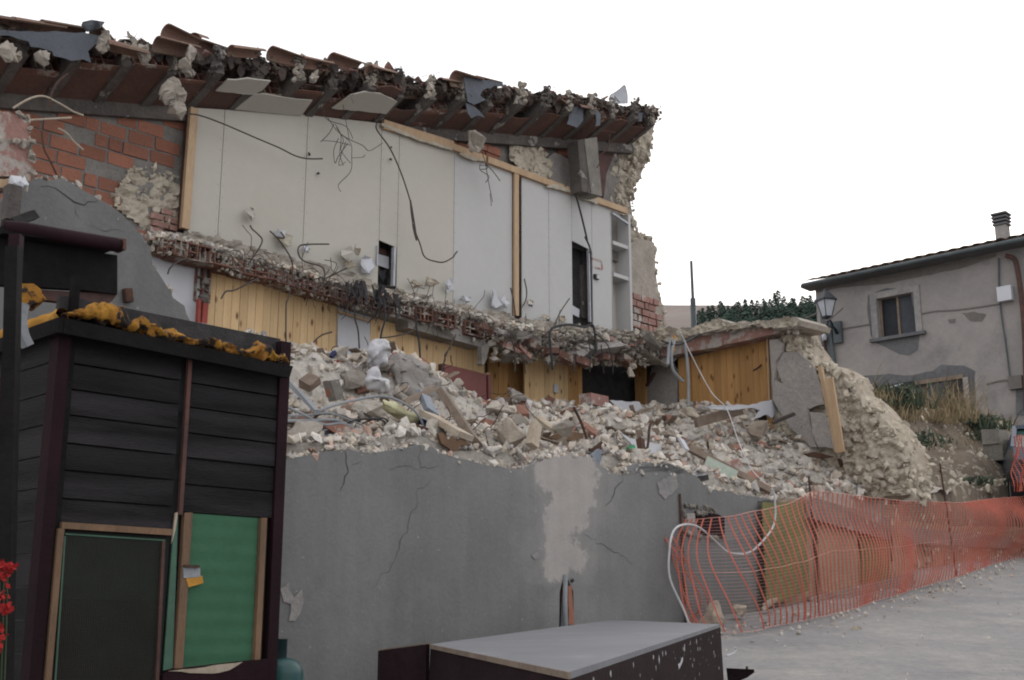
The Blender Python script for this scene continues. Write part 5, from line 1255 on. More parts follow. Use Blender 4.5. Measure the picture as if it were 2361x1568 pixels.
# green door panel
gz1 = I_(760,890).z; gz0 = I_(720,1520).z; gs0, gs1 = si(728,1000), si(1080,1000)
print('green', gz0, gz1)
dg = build('green_door', MB().grid(lambda a, b: sz2(gs0+.05+(gs1-gs0-.10)*a, gz0+(gz1-gz0)*b, TF+.012+.0012*math.sin(b*2*math.pi*9)), 8, 200), 'green', sh)
build('door_frame', MB().box(sz2(gs0+.032, (gz0+gz1)/2, TF+.0), (.044, .03, gz1-gz0), E_, N_, UP, jit=.002), 'shed_frame', sh)
build('door_frame', MB().box(sz2(gs1-.03, (gz0+gz1)/2, TF+.0), (.034, .03, gz1-gz0), E_, N_, UP, jit=.002), 'shed_frame', sh)
build('green_edge', MB().prism([I_(700,1000,TF-.004), I_(712,905,TF-.004), I_(722,905,TF-.004), I_(700,1520,TF-.004), I_(662,1530,TF-.004)], N_*.01), 'green_pale', sh)
build('door_frame', MB().prism([I_(712,890,TF-.01), I_(722,888,TF-.01), I_(712,960,TF-.01), I_(696,1015,TF-.01)], N_*.01), 'timber_pale', sh)
lt = build('latch_plate', MB().prism([I_(742,1108,TF-.02), I_(812,1112,TF-.02), I_(812,1150,TF-.02), I_(745,1155,TF-.02)], N_*.012), 'conduit', sh)
build('latch_wood', MB().prism([I_(752,1150,TF-.017), I_(820,1145,TF-.017), I_(825,1175,TF-.017), I_(765,1192,TF-.017)], N_*.01), 'foam_clean', lt)
build('latch_bolt', MB().bar(I_(745,1106,TF-.028), I_(808,1108,TF-.028), .012, .012, UP), 'rust', lt)
mb = MB().prism([I_(662,1545,TF-.02), I_(690,1525,TF-.02), I_(830,1510,TF-.02), I_(980,1492,TF-.02), I_(1085,1482,TF-.02), I_(1090,1640,TF-.02), I_(655,1640,TF-.02)], N_*.03)
build('kick_board', mb, 'maroon', sh)
build('splintered_edge', MB().prism(jag([I_(680,1532,TF-.026), I_(800,1520,TF-.026), I_(900,1504,TF-.026), I_(985,1494,TF-.026), I_(930,1528,TF-.026), I_(860,1542,TF-.026), I_(770,1540,TF-.026)], .004, .04, 3), N_*.004), 'timber_pale', sh)
# mesh door
build('mesh_backing', MB().prism([I_(250,960), I_(688,990), I_(640,1700), I_(180,1700)], N_*.01), 'screen', sh)
build('mesh_frame', MB().bar(I_(246,940,TF-.012), I_(690,968,TF-.012), .03, .035, UP, jit=.003), 'shed_frame', sh)
build('mesh_frame', MB().bar(I_(243,955,TF-.012), I_(180,1680,TF-.012), .03, .03, E_), 'shed_frame', sh)
build('mesh_frame', MB().bar(I_(660,1005,TF-.008), I_(628,1680,TF-.008), .016, .02, E_), 'reddish', sh)
build('green_trim', MB().bar(I_(262,985,TF-.004), I_(215,1680,TF-.004), .008, .01, E_), 'green_pale', sh)
build('green_trim', MB().bar(I_(262,976,TF-.004), I_(668,1002,TF-.004), .008, .01, UP), 'green_pale', sh)
build('lower_panel', MB().prism([I_(240,1240,TF-.001), I_(640,1245,TF-.001), I_(620,1700,TF-.001), I_(200,1700,TF-.001)], N_*.008), 'screen_brown', sh)
mb = MB()
A0, A1, B0, B1 = I_(262,985,TF-.006), I_(672,1010,TF-.006), I_(215,1650,TF-.006), I_(640,1650,TF-.006)
for k in range(61): p, q = A0.lerp(A1, k/60), B0.lerp(B1, k/60); mb.bar(p, q, .0012, .0012, E_)
for k in range(90): p, q = A0.lerp(B0, k/89), A1.lerp(B1, k/89); mb.bar(p, q, .0012, .0012, UP)
build('wire_mesh', mb, 'wire', sh)['kind'] = 'stuff'

# ================================================================ dark porch to the left
pc = thing('porch', PT(-1.0).p(40, 1300), 'black painted timber porch edge and post at the left of the hen house', 'porch')
def D_(x, y, t): u, v = Z('D', (x, y))[0]; return PT(t).p(u, v)
build('fascia_board', MB().prism([D_(-300,570,-1.0), D_(0,625,-1.0), D_(945,768,-1.0), D_(945,1080,-1.0), D_(600,1040,-1.0), D_(-300,990,-1.0)], N_*.05), 'shed_dark', pc)
build('soffit', MB().prism([D_(150,1035,-.98), D_(600,1062,-.98), D_(945,1080,-.98), D_(900,1140,-.98), D_(700,1165,-.98), D_(200,1110,-.98)], N_*.05), 'reddish', pc)
build('gutter', MB().tube([D_(20,545,-1.05), D_(200,560,-1.06), D_(500,612,-1.06), D_(975,690,-1.06)], .036, 10, True, .038), 'maroon', pc, smooth=True)
build('gutter_cap', MB().bar(D_(962,690,-1.06), D_(985,694,-1.06), .06, .085, UP), 'reddish', pc)
build('roof_edge', MB().prism([D_(10,535,-1.08), D_(110,500,-1.08), D_(980,655,-1.08), D_(970,700,-1.08), D_(20,590,-1.08)], N_*.3), 'shed_dark', pc)
yq = Plane(Vector((0,5.1,0)), Vector((1,0,0)), Vector((0,1,0)))
build('post', MB().bar(yq.p(*Z('D',(95,880))[0])+Vector((0,0,.1)), yq.p(8, 1640), .055, .06, Vector((1,0,0))), 'shed_dark', pc)
build('post', MB().bar(yq.p(*Z('D',(25,900))[0])+Vector((0,.1,.2)), yq.p(-45, 1640)+Vector((0,.1,0)), .05, .05, Vector((1,0,0))), 'maroon', pc)
build('foam_patch', MB().rock(D_(190,1110,-1.0), .22, r), 'foam', pc)
cable(Z('D',(185,1165),(165,1260),(180,1400),(225,1500)), -1.45, .032, 'conduit', 'short ribbed grey hose hanging beside the post at the left of the hen house roof', 'hose', 'ribbed_hose')
pp = thing('drain_pipe', D_(90, 480, -.35), 'black pipe stub with flaking white paint at the left of the grey wall', 'pipe')
build('pipe', MB().bar(D_(105,215,-.35), D_(80,490,-.35), .075, .075, E_), 'darkconcrete', pp)
build('bracket_arm', MB().bar(D_(90,500,-.38), D_(280,440,-.38), .05, .06, UP, jit=.006), 'black', pp)
tag(build('white_scrap', MB().rock(D_(130,185,-.3), .09, r).rock(D_(165,200,-.3), .10, r).rock(D_(195,205,-.3), .07, r), 'white'), 'white plaster scrap beside the pipe stub on the grey wall top', 'plaster')
bp = thing('brick_pillar', PT(-.2).p(20, 430), 'stump of pink brick pillar with thick mortar at the left edge', 'pillar')
pl = PT(-.2)
build('brick_courses', MB().prism(jag(px(pl, [(-60,262),(20,258),(62,280),(64,335),(72,395),(66,412),(-60,402)]), .012, .06, 3), N_*.45), 'pinkbrick', bp)
mb = MB(); r = random.Random(131)
for a, b in (((-50,250),(62,268)), ((-50,312),(64,336)), ((-50,404),(70,410)), ((-50,414),(64,430)), ((66,270),(74,400)), ((58,420),(30,438))):
    p, q = pl.p(*a), pl.p(*b)
    for _ in range(int((q-p).length*80)+4): mb.rock(p.lerp(q, r.random())+N_*r.uniform(-.03, .1), r.uniform(.035, .075), r)
build('mortar_lumps', mb, 'limegrey', bp)
build('timber_strip', MB().bar(pl.p(-40, 424)-N_*.03, pl.p(30, 430)-N_*.03, .05, .03, UP), 'timber', bp)
for pts, lab in ((Z('A',(110,910),(250,830),(370,810),(500,870),(620,940),(700,970)), 'pale bent reed arching over the left brick wall'), (Z('A',(250,1010),(420,1000),(600,990)), 'straight pale stick pointing right from the pink brick pillar'), (Z('A',(490,1080),(560,1120),(620,1190),(700,1260)), 'thin pale twig lying down across the left brick wall'), (Z('A',(350,1100),(370,1250),(420,1350),(490,1500)), 'rusty thin stem hanging down the left brick wall'), (Z('A',(570,620),(480,700),(430,800),(415,900)), 'grey thin twig below the left end of the roof')):
    cable(pts, .6, .007, 'timber_pale' if 'pale' in lab else 'rust', lab, 'twig', 'dry_twig')

# ================================================================ gas bottle, flowers
gb = thing('gas_bottle', PY(8.0).p(648, 1568)-UP*.25, 'dark green gas bottle standing between the hen house and the grey wall', 'gas bottle')
c = PT(-.42).p(652, 1530); bz = c.z
k = .125
build('body', MB().lathe(Vector((c.x, c.y, 0)), [(.001, bz-.55),(k, bz-.55),(k*1.04, bz-.5),(k*1.04, bz-.06),(k*.95, bz-.02),(k*.7, bz+.02),(.04, bz+.035),(.001, bz+.035)], 28), 'bottle', gb, smooth=True)
build('valve_guard', MB().lathe(Vector((c.x-.03, c.y, 0)), [(.052, bz+.03),(.052, bz+.145),(.058, bz+.15),(.045, bz+.15),(.045, bz+.03)], 20), 'bottle_dark', gb, smooth=True)
build('valve', MB().lathe(Vector((c.x-.03, c.y, 0)), [(.001,bz+.10),(.02, bz+.10),(.02, bz+.03)], 12), 'steel', gb)
fl = thing('flower_plant', PY(4.6).p(10, 1640), 'bright red flowers at the lower left edge before the dark boards', 'flowers')
mb = MB(); r = random.Random(141); sm = MB()
for (u, v, n) in [(8,1305,26),(25,1310,20),(-5,1330,20),(5,1370,14),(10,1400,12),(18,1410,8),(0,1440,10),(8,1460,8),(-10,1480,14)]:
    c = PY(4.6).p(u, v)
    for _ in range(n):
        q = c+Vector((r.gauss(0,.012), r.gauss(0,.012), r.gauss(0,.012))); a = Vector([r.gauss(0,1) for _ in range(3)]).normalized()*.014; b = a.orthogonal().normalized()*.010
        mb.add([q-a, q+b, q+a, q-b], [(0,1,2,3)])
build('blossoms', mb, 'flower', fl)
for u in (-4, 6, 14): sm.tube([PY(4.62).p(u-6, 1640), PY(4.62).p(u, 1480), PY(4.61).p(u+4, 1310)], .003, 4)
build('stems', sm, 'stem', fl)

# ================================================================ overturned dark cupboard in the foreground
import numpy as np
cA, cB, cC, cD = [ray(*q) for q in ((992,1485),(1408,1429),(1660,1439),(1313,1549))]
M_ = np.array([[cA.x,cC.x,-cB.x],[cA.y,cC.y,-cB.y],[cA.z,cC.z,-cB.z]]); sol = np.linalg.solve(M_, np.array([cD.x,cD.y,cD.z]))
print('table depths', sol)
kk = 3.1
if min(sol) > .2: tA, tC, tB, tD = sol[0]*kk, sol[1]*kk, sol[2]*kk, kk
else: tA, tC, tB, tD = 5.2, 5.0, 7.0, 4.2
qA, qB, qC, qD = CAM+cA*tA, CAM+cB*tB, CAM+cC*tC, CAM+cD*tD
print('table', qA, qB, qC, qD)
tb_ = thing('overturned_cupboard', Vector(((qA.x+qC.x)/2, (qA.y+qC.y)/2, .1)), 'low dark maroon box lying on the ground with a dusty grey top sheet', 'cupboard')
nrm = (qB-qA).cross(qD-qA).normalized(); nrm = -nrm if nrm.z > 0 else nrm
build('top_sheet', MB().prism([qA, qB, qC, qD], nrm*.018), 'plywood', tb_)
dn = nrm*.62
def side(a, b, name, m='table_dark', th=.02):
    ins = ((qA+qC)/2-(a+b)/2).normalized()*th; a = a-ins*.0; return build(name, MB().prism([a+nrm*.0185, b+nrm*.0185, b-UP*.75+(b-(qA+qC)/2)*.03, a-UP*.75+(a-(qA+qC)/2)*.03], ins), m, tb_)
side(qD, qC, 'side_panel'); side(qA, qD, 'side_panel'); side(qC, qB, 'side_panel')
build('edge_band', MB().bar(qA+nrm*.009-(qB-qA).normalized()*.004, qD+nrm*.009-(qB-qA).normalized()*.004, .018, .006, nrm), 'timber_old', tb_)
qL = CAM+ray(879,1500)*tA*1.06
build('side_panel', MB().prism([qL, qA+(qL-qA).normalized()*.006, qA+(qL-qA).normalized()*.006-UP*.7, qL-UP*.7], ((qA-qL).normalized().cross(UP))*.018), 'table_dark', tb_)
build('edge_band', MB().bar(qL+UP*.003, qA+UP*.003, .018, .006, (qA-qL).normalized().cross(UP)), 'timber_old', tb_)
mb = MB(); r = random.Random(151)
ed = (qC-qD); L_ = ed.length; outn = -((qA+qC)/2-(qD+qC)/2).normalized()
fn_ = (ed.normalized().cross(nrm)); fn_ = fn_ if fn_.dot(-CAM+qD) < 0 else -fn_
for _ in range(70):
    a = r.random(); b = r.random()**1.5; c = qD+ed*(a*.95+.02)+nrm*(.04+.22*b)+fn_*.0015; n = r.randrange(4, 7); sz_ = .004+.013*r.random()**2
    mb.add([c+ed.normalized()*(sz_*math.cos(6.28*k/n)*r.uniform(.6,1.3))+nrm*(sz_*math.sin(6.28*k/n)*r.uniform(.6,1.3)) for k in range(n)], [tuple(range(n))])
ch = qD+ed*.52+nrm*.1+fn_*.0016; e1 = ed.normalized()
mb.add([ch+e1*x+nrm*y for x, y in ((-.1,.01),(-.07,.035),(-.02,.028),(.03,.02),(.09,.008),(.11,-.01),(.05,-.006),(0,.008),(-.05,.012))], [tuple(range(9))])
build('chipped_paint', mb, 'paintchip', tb_)['kind'] = 'stuff'
q = [PT(-2.2).p(*z) for z in Z('K', (655,1275),(650,1235),(810,1243),(770,1272),(660,1320))]
tag(build('scrap_board', MB().prism(q, Vector((0,0,-.02))), 'table_dark'), 'dark scrap board sticking out at the right foot of the maroon box', 'board')
bd = tag(build('bolt', MB().bar(PT(-2.2).p(*Z('K',(768,1242))[0]), PT(-2.2).p(*Z('K',(768,1226))[0]), .012, .012, E_), 'rust', bpy.data.objects['scrap_board']), None)

# ================================================================ orange safety net on rebar stakes
fp = [(1.42,11.2),(1.66,11.5),(2.42,11.82),(3.07,12.15),(4.0,13.4),(5.0,14.8),(5.95,16.1),(7.1,17.7),(8.2,19.2),(9.8,20.6)]
# stake feet read from the photo, standing on the ground
def gpt(u, v):
    d = ray(u, v); y = 3.
    while y < 40:
        q = CAM+d*y
        if q.z < G(q.x, q.y): return q
        y += .02
    return q
st_px = [((1581,1437),(1567,1138)), ((1889,1417),(1864,1098)), ((2206,1330),(2166,1068))]
ST_ = []
for (a, b) in st_px:
    f = gpt(*a); f.z = G(f.x, f.y); h = PY(f.y).p(*b); ST_.append((f, h)); print('stake', f, h)
fe = thing('safety_net_fence', ST_[1][0], 'sagging orange plastic safety net hung on three thin rusty stakes', 'fence')
for f, h in ST_: build('stake', MB().tube([f-UP*.1, h], .011, 6, False), 'rust', fe)
base = [PY(ST_[0][0].y-.1).p(1545,1445), ST_[0][0], PY(ST_[0][0].y-.5).p(1690,1458), ST_[1][0]+Vector((.02,-.05,0)), ST_[1][0].lerp(ST_[2][0], .35)+Vector((.05,0,0)), ST_[1][0].lerp(ST_[2][0], .7), ST_[2][0], gpt(2300,1300), gpt(2400,1280), gpt(2500,1258)]
for q in base: q.z = G(q.x, q.y)
bx = crom(base, 12)
acc = [0]
print('net', [tuple(round(x,2) for x in q) for q in base])
for a, b in zip(bx, bx[1:]): acc.append(acc[-1]+(b-a).length)
TL = acc[-1]
sacc = lambda f: min(range(len(bx)), key=lambda i: (bx[i]-f).length)
hp = [(0, .78), (acc[sacc(ST_[0][0])], .93), (acc[sacc(ST_[1][0])]*.75+acc[sacc(ST_[0][0])]*.25, 1.08), (acc[sacc(ST_[1][0])], 1.20), ((acc[sacc(ST_[1][0])]+acc[sacc(ST_[2][0])])/2, 1.02), (acc[sacc(ST_[2][0])], .92), (TL*.86, .9), (TL, 1.0)]
def netp(x, h):
    i = 0
    while i < len(acc)-2 and acc[i+1] < x: i += 1
    f = (x-acc[i])/(acc[i+1]-acc[i]); p = bx[i].lerp(bx[i+1], f); d = (bx[i+1]-bx[i]).normalized(); n = Vector((d.y, -d.x, 0))
    w_ = .07*math.sin(h*4.6+x*.5)+.035*math.sin(h*8+x*.9+1)+.05*noise.noise(Vector((x*1.2, h*2, 3)))
    shift = .22*max(0,1-h)**1.5*math.cos(x*.6)-.05+.035*math.sin(h*6+x*.8)
    if x < 1.6: shift += .12*(1-h)-.03
    return p+UP*(.015+h*lerp(hp, x))+n*(w_+.05+.10*math.sin(h*3.14))+d*shift
vb = MB(); x = 0.02
while x < TL:
    vb.tube([netp(x, k/18) for k in range(19)], .0088, 4, False); x += .104+.012*math.sin(x*5)
build('net_strands', vb, 'net', fe)['kind'] = 'stuff'
hb = MB(); nrow = 34
for k in range(nrow+1):
    h = k/nrow; pts = [netp(TL*j/230, h+.003*math.sin(j*.8+k)) for j in range(231)]; hb.tube(pts, .0013 if k not in (0, nrow, 17) else .0035, 3, False)
build('net_threads', hb, 'net_thin', fe)['kind'] = 'stuff'
# a slack fold of the same net between the second and third stakes
fb = MB(); i1, i2 = acc[sacc(ST_[1][0])], acc[sacc(ST_[2][0])]
for k in range(10):
    pts = []
    for j in range(60):
        a = j/59; x = i1+(i2-i1+.6)*a; h0 = .97-.62*min(1, a*1.25)**1.0; p = netp(min(x, TL), h0+.02*k*(.4+a)); pts.append(p+Vector((.03,-.08,0))*math.sin(3.14*a)*(1+.2*k))
    fb.tube(pts, .0016, 3, False)
build('net_fold', fb, 'net_thin', fe)['kind'] = 'stuff'
# upper bit of net at the right margin
up = thing('upper_net', PY(17).p(2356, 1110), 'crumpled orange net at the right edge below the blue car', 'net')
mb = MB(); yy = PY(17.5)
for k in range(12): mb.tube([yy.p(2338+k*4+6*math.sin(v*.05+k), v)+Vector((0,.05*math.sin(v*.1+k),0)) for v in range(1005-(0), 1135, 8)], .008, 4, False)
for k in range(22): mb.tube([yy.p(2334+j*4, 1010+k*5.6-(12-j)*.8)+Vector((0,.05*math.sin(j+k),0)) for j in range(14)], .003, 3, False)
build('net_strands', mb, 'net', up)['kind'] = 'stuff'
cable(Z('K', (432,972),(400,890),(325,720),(322,560),(345,450),(400,412),(480,420),(560,480),(640,555),(700,578),(780,572),(850,515),(915,430),(932,350),(925,240),(912,205)), -.45, .010, 'cable_white', 'white cable looping over the orange net beside the first stake')
q_ = gpt(*Z('K', (650,1165))[0]); cable(Z('K', (650,1165),(690,1150),(708,1125),(690,1115)), -2.0, .006, 'cable_white', 'short white wire curl on the road beside the maroon box')
for (u, v), sz_, lab in [((1972,1452),.16,'flat greenish grey stone lying alone on the pale road'), ((2082,1400),.09,'small brown clod on the road below the net'), ((1735,1482),.05,'tiny pebble on the road near the box corner')]:
    o = stone(int(u), gpt(u, v)+UP*.01, sz_, lab, rot=(0,0,.3)); o.scale = (sz_, sz_*.7, sz_*.35)
mb = MB(); r = random.Random(161)
for i in range(420):
    x, y = r.uniform(1.2, 8), r.uniform(6, 18); mb.rock(Vector((x, y, G(x, y)+.012)), r.uniform(.006, .028), r)
for i in range(500):
    k = r.random(); x_ = r.uniform(.1, TL); i0 = min(range(len(acc)), key=lambda j: abs(acc[j]-x_)); p = bx[i0]+Vector((r.uniform(-.3,.5), r.uniform(-.4,.3), 0)); mb.rock(Vector((p.x, p.y, G(p.x, p.y)+.015)), r.uniform(.01, .06), r)
tag(build('gravel', mb, 'rubble', origin=(3,10,1)), 'grit and small pebbles strewn on the pale road', 'gravel', None, 'stuff')

# ================================================================ things lying in the rubble
def on(u, v, t): return PT(t).p(u, v)
def solid(name, pts, t, th, m, label, cat, jg=0, seed=1):
    p = px(PT(t), pts) if not isinstance(t, (list, tuple)) else [PT(a).p(u, v) for (u, v), a in zip(pts, t)]
    if jg: p = jag(p, jg, .06, seed)
    return tag(build(name, MB().prism(p, N_*th), m), label, cat)
def beam(name, a, b, ta, tb2, wd, th, m, label, cat='plank'):
    return tag(build(name, MB().bar(on(*a, ta), on(*b, tb2), th, wd, N_, .006), m), label, cat)
L_1 = lambda x, y: Z('L', (x, y))[0]
beam('timber_beam', L_1(1555,415), L_1(1850,850), 1.0, .15, .13, .07, 'timber_old', 'long weathered dark beam lying down the rubble in the middle', 'beam')
beam('plank', L_1(1420,600), L_1(1760,800), .6, .1, .17, .05, 'timber_pale', 'pale broken board slanting left of the long dark beam')
beam('plank', L_1(1385,430), L_1(1460,590), .8, .6, .14, .05, 'bluegrey', 'grey blue board end standing above the pale broken board')
beam('plank', L_1(1215,500), L_1(1490,365), .6, .9, .05, .03, 'timber_old', 'thin grey lath pointing up right over the rubble')
solid('cardboard', [L_1(*q) for q in ((1520,770),(1560,760),(1620,840),(1650,790),(1720,880),(1690,925),(1640,925),(1550,860))], .1, .03, 'brownboard', 'crumpled brown cardboard at the foot of the long dark beam', 'cardboard', .01)
solid('cardboard', [L_1(*q) for q in ((1690,830),(1740,800),(1790,860),(1750,880),(1700,870))], .12, .03, 'brownboard', 'small brown board piece under the end of the long dark beam', 'cardboard', .006)
J_1 = lambda x, y: Z('J', (x, y))[0]
solid('plywood_piece', [J_1(*q) for q in ((1450,430),(1520,395),(1615,408),(1615,432),(1520,443))], .8, .03, 'brownboard', 'flat rust brown plywood piece on the rubble right of the boulder', 'board', .005)
beam('wood_stub', J_1(1393,360), J_1(1370,468), .35, .3, .1, .07, 'timber_pale', 'short upright pale wood stub with a torn rusty top', 'wood')
beam('plank', J_1(1400,335), J_1(1490,400), .9, .7, .08, .04, 'timber_pale', 'pale lath lying above the rust brown plywood')
beam('plank', L_1(180,300), L_1(440,575), .9, .5, .035, .03, 'conduit', 'grey metal bar sloping down beside the hen house roof', 'bar')
beam('plank', L_1(330,290), L_1(430,340), 1.5, 1.4, .14, .08, 'timber_old', 'short brown block of wood near the hen house roof', 'wood')
solid('brick_slab', [L_1(*q) for q in ((535,300),(560,310),(600,450),(570,440))], .9, .06, 'brick', 'upright orange brick slab beside the grey hollow block', 'brick')
solid('concrete_piece', [L_1(*q) for q in ((565,300),(640,290),(690,460),(620,480))], .85, .1, 'concrete', 'grey ribbed concrete piece standing beside the orange brick slab', 'concrete', .008)
solid('red_piece', [L_1(*q) for q in ((580,125),(660,115),(750,140),(740,165),(620,160))], 2.0, .06, 'redplastic', 'flat red piece lying under the white board', 'tile', .006)
tag(build('blue_hoop', MB().tube([on(*L_1(*q), 2.2) for q in ((565,95),(600,60),(650,58),(690,90),(700,120))], .028, 8), 'blue'), 'dark blue plastic hoop half buried beside the red piece', 'plastic')
def blob(name, pts, t, m, label, cat, seed, disp=.05):
    r_ = random.Random(seed); mb = MB()
    bm = bmesh.new(); 
    for (u, v, rad) in pts:
        c = on(u, v, t+r_.uniform(-.04, .04))
        for _ in range(9): bm.verts.new(c+Vector([r_.gauss(0,1) for _ in range(3)]).normalized()*rad)
    bmesh.ops.convex_hull(bm, input=bm.verts); bmesh.ops.delete(bm, geom=[v for v in bm.verts if not v.link_faces], context='VERTS')
    for _ in range(3): bmesh.ops.subdivide_edges(bm, edges=[e for e in bm.edges if e.calc_length() > .03], cuts=1, use_grid_fill=True); bmesh.ops.triangulate(bm, faces=bm.faces)
    bm.normal_update()
    for v_ in bm.verts: v_.co += v_.normal*disp*noise.fractal(v_.co*6, 1, 2, 4)
    bm.verts.index_update(); mb.v = [v_.co.copy() for v_ in bm.verts]; mb.f = [tuple(x.index for x in f.verts) for f in bm.faces]; bm.free()
    return tag(build(name, mb, m, smooth=True), label, cat)
blob('plastic_bag', [(880,805,.07),(890,815,.08),(860,825,.06),(850,835,.05)], 1.7, 'bag', 'crumpled white plastic sheet on top of the rubble, the higher piece', 'plastic sheet', 1, .09)
blob('plastic_bag', [(870,850,.06),(868,880,.09),(880,890,.07)], 1.35, 'bag', 'crumpled white plastic sheet hanging below the higher piece', 'plastic sheet', 2, .09)
blob('concrete_mound', [(920,830,.1),(945,860,.16),(985,900,.16),(930,890,.14)], 1.8, 'scar', 'rounded mass of grey plaster beside the white plastic sheet', 'plaster', 3, .08)
solid('pink_tile', [L_1(*q) for q in ((1080,60),(1150,50),(1225,90),(1150,105),(1075,100))], 1.9, .06, 'pinkbrick', 'pinkish broken tile right of the white plastic sheet', 'tile', .006)
blob('sack', [(880,932,.05),(915,945,.08),(945,965,.07),(965,975,.05)], .75, 'sack', 'pale yellow sack lying on the rubble with a blue end', 'sack', 4, .035)
tag(build('blue_scrap', MB().rock(on(976,978,.65), .13, random.Random(3)), 'blue'), 'dark blue scrap at the end of the yellow sack', 'plastic')
solid('white_sheet', [J_1(*q) for q in ((1790,405),(1830,430),(1990,465),(2050,530),(2070,540),(1990,520),(1900,500),(1850,470))], .9, .02, 'white', 'large broken sheet of white plasterboard on the right of the rubble', 'plasterboard', .01)
solid('white_sheet', [J_1(*q) for q in ((1740,252),(1880,262),(1890,290),(1850,310),(1790,300))], 2.8, .02, 'white', 'white board lying below the dark opening', 'plasterboard', .01)
G_1 = lambda x, y: Z('G', (x, y))[0]
beam('green_tipped_bar', G_1(105,1195), G_1(215,1290), .3, .1, .09, .05, 'timber_old', 'grey wooden offcut with a bright green tip on the wall top', 'wood')
o = beam('green_tip', G_1(95,1200), G_1(135,1185), .285, .285, .06, .035, 'emerald', None, None); o.parent = bpy.data.objects['green_tipped_bar']; o.location = Vector(o['wloc'])-Vector(bpy.data.objects['green_tipped_bar']['wloc'])
solid('blue_grey_scrap', [J_1(*q) for q in ((1655,510),(1690,480),(1710,500),(1690,560),(1665,545))], .02, .03, 'bluegrey', 'blue grey cloth scrap hanging over the wall top', 'cloth', .006)
solid('rusty_plate', [J_1(*q) for q in ((1645,490),(1700,445),(1725,465),(1680,500))], .1, .02, 'rust', 'folded rusty plate on the wall top beside the blue grey scrap', 'metal', .004)
cable([J_1(*q) for q in ((1645,490),(1625,420),(1600,350),(1568,285))], .2, .013, 'rust', 'rusty rebar rising straight from the rusty plate', 'rebar', 'rebar')
cable([J_1(*q) for q in ((1910,515),(1920,440),(1925,380),(1940,350))], .35, .013, 'rust', 'short rusty rebar rising beside the green tipped offcut', 'rebar', 'rebar')
beam('wood_stub', G_1(175,1130), G_1(190,1235), .35, .3, .07, .05, 'rust', 'short rusty brown stump beside the green tipped offcut', 'wood')
beam('plank', G_1(540,1020), G_1(830,935), 1.5, 1.5, .12, .06, 'timber_old', 'grey old board lying under the torn sheet by the right pine boards')
solid('torn_board', [G_1(*q) for q in ((590,915),(700,905),(900,905),(1040,870),(1090,960),(1150,1070),(1110,1060),(1060,935),(1040,990),(1000,965),(960,985),(935,990),(960,940),(880,925),(800,935),(720,935),(640,930))], 1.35, .03, 'white', 'torn jagged white ceiling board leaning below the right pine boards', 'plasterboard', .02, 4)
solid('hollow_shadow', [G_1(*q) for q in ((930,925),(1060,935),(1060,1010),(960,1005))], 1.55, .02, 'black', 'dark sheet painted as the shadow in the hollow behind the jagged white board', 'painted shadow', .01)  # black sheet standing in for the shade inside the hollow
beam('timber_beam', G_1(1040,1020), G_1(1185,962), 1.0, .8, .04, .04, 'steel', 'short dark rod poking out to the right of the jagged board', 'rod')
beam('timber_beam', G_1(500,1190), G_1(1030,1470), .7, .05, .08, .05, 'timber_old', 'long thin brown beam lying on the right rubble slope', 'beam')
beam('plank', G_1(600,1275), G_1(800,1370), .45, .25, .13, .04, 'pale_green_board', 'pale greenish board next to the long thin brown beam')
beam('plank', G_1(440,1130), G_1(480,1200), .9, .8, .08, .03, 'white', 'small white board stub above the long thin brown beam')
solid('metal_tray', [G_1(*q) for q in ((520,1350),(560,1320),(610,1345),(600,1365),(530,1370))], .15, .03, 'metal', 'shiny bent metal tray on the right wall top', 'metal')
solid('black_scrap', [G_1(*q) for q in ((550,1375),(620,1360),(625,1395),(580,1400))], .13, .04, 'black', 'black scrap under the shiny metal tray', 'plastic')
solid('rusty_sheet', [G_1(*q) for q in ((1255,1225),(1320,1210),(1450,1245),(1380,1255),(1290,1240))], .5, .04, 'rust', 'curled rusty sheet lying below the leaning pine boards', 'metal', .006)
solid('rusty_sheet', [G_1(*q) for q in ((1480,1255),(1550,1285),(1500,1310))], .4, .04, 'rust', 'small rusty plate right of the curled rusty sheet', 'metal', .004)
solid('clay_slab', [G_1(*q) for q in ((740,1290),(820,1255),(850,1300),(800,1350),(750,1330))], .4, .06, 'pinkbrick', 'flat pink clay slab lying on the right rubble slope', 'clay slab', .006)
tag(build('clay_block', MB().box(on(*J_1(1665,258), 2.5), (.34,.2,.13), E_, N_, UP, jit=.012), 'pinkbrick'), 'whole pinkish clay block standing before the dark opening', 'block')
solid('grey_post_stub', [(2068,1102),(2110,1108),(2116,1160),(2072,1160)], .05, .15, 'concrete', 'grey wooden post stub on the slope above the low wall', 'post', .006)
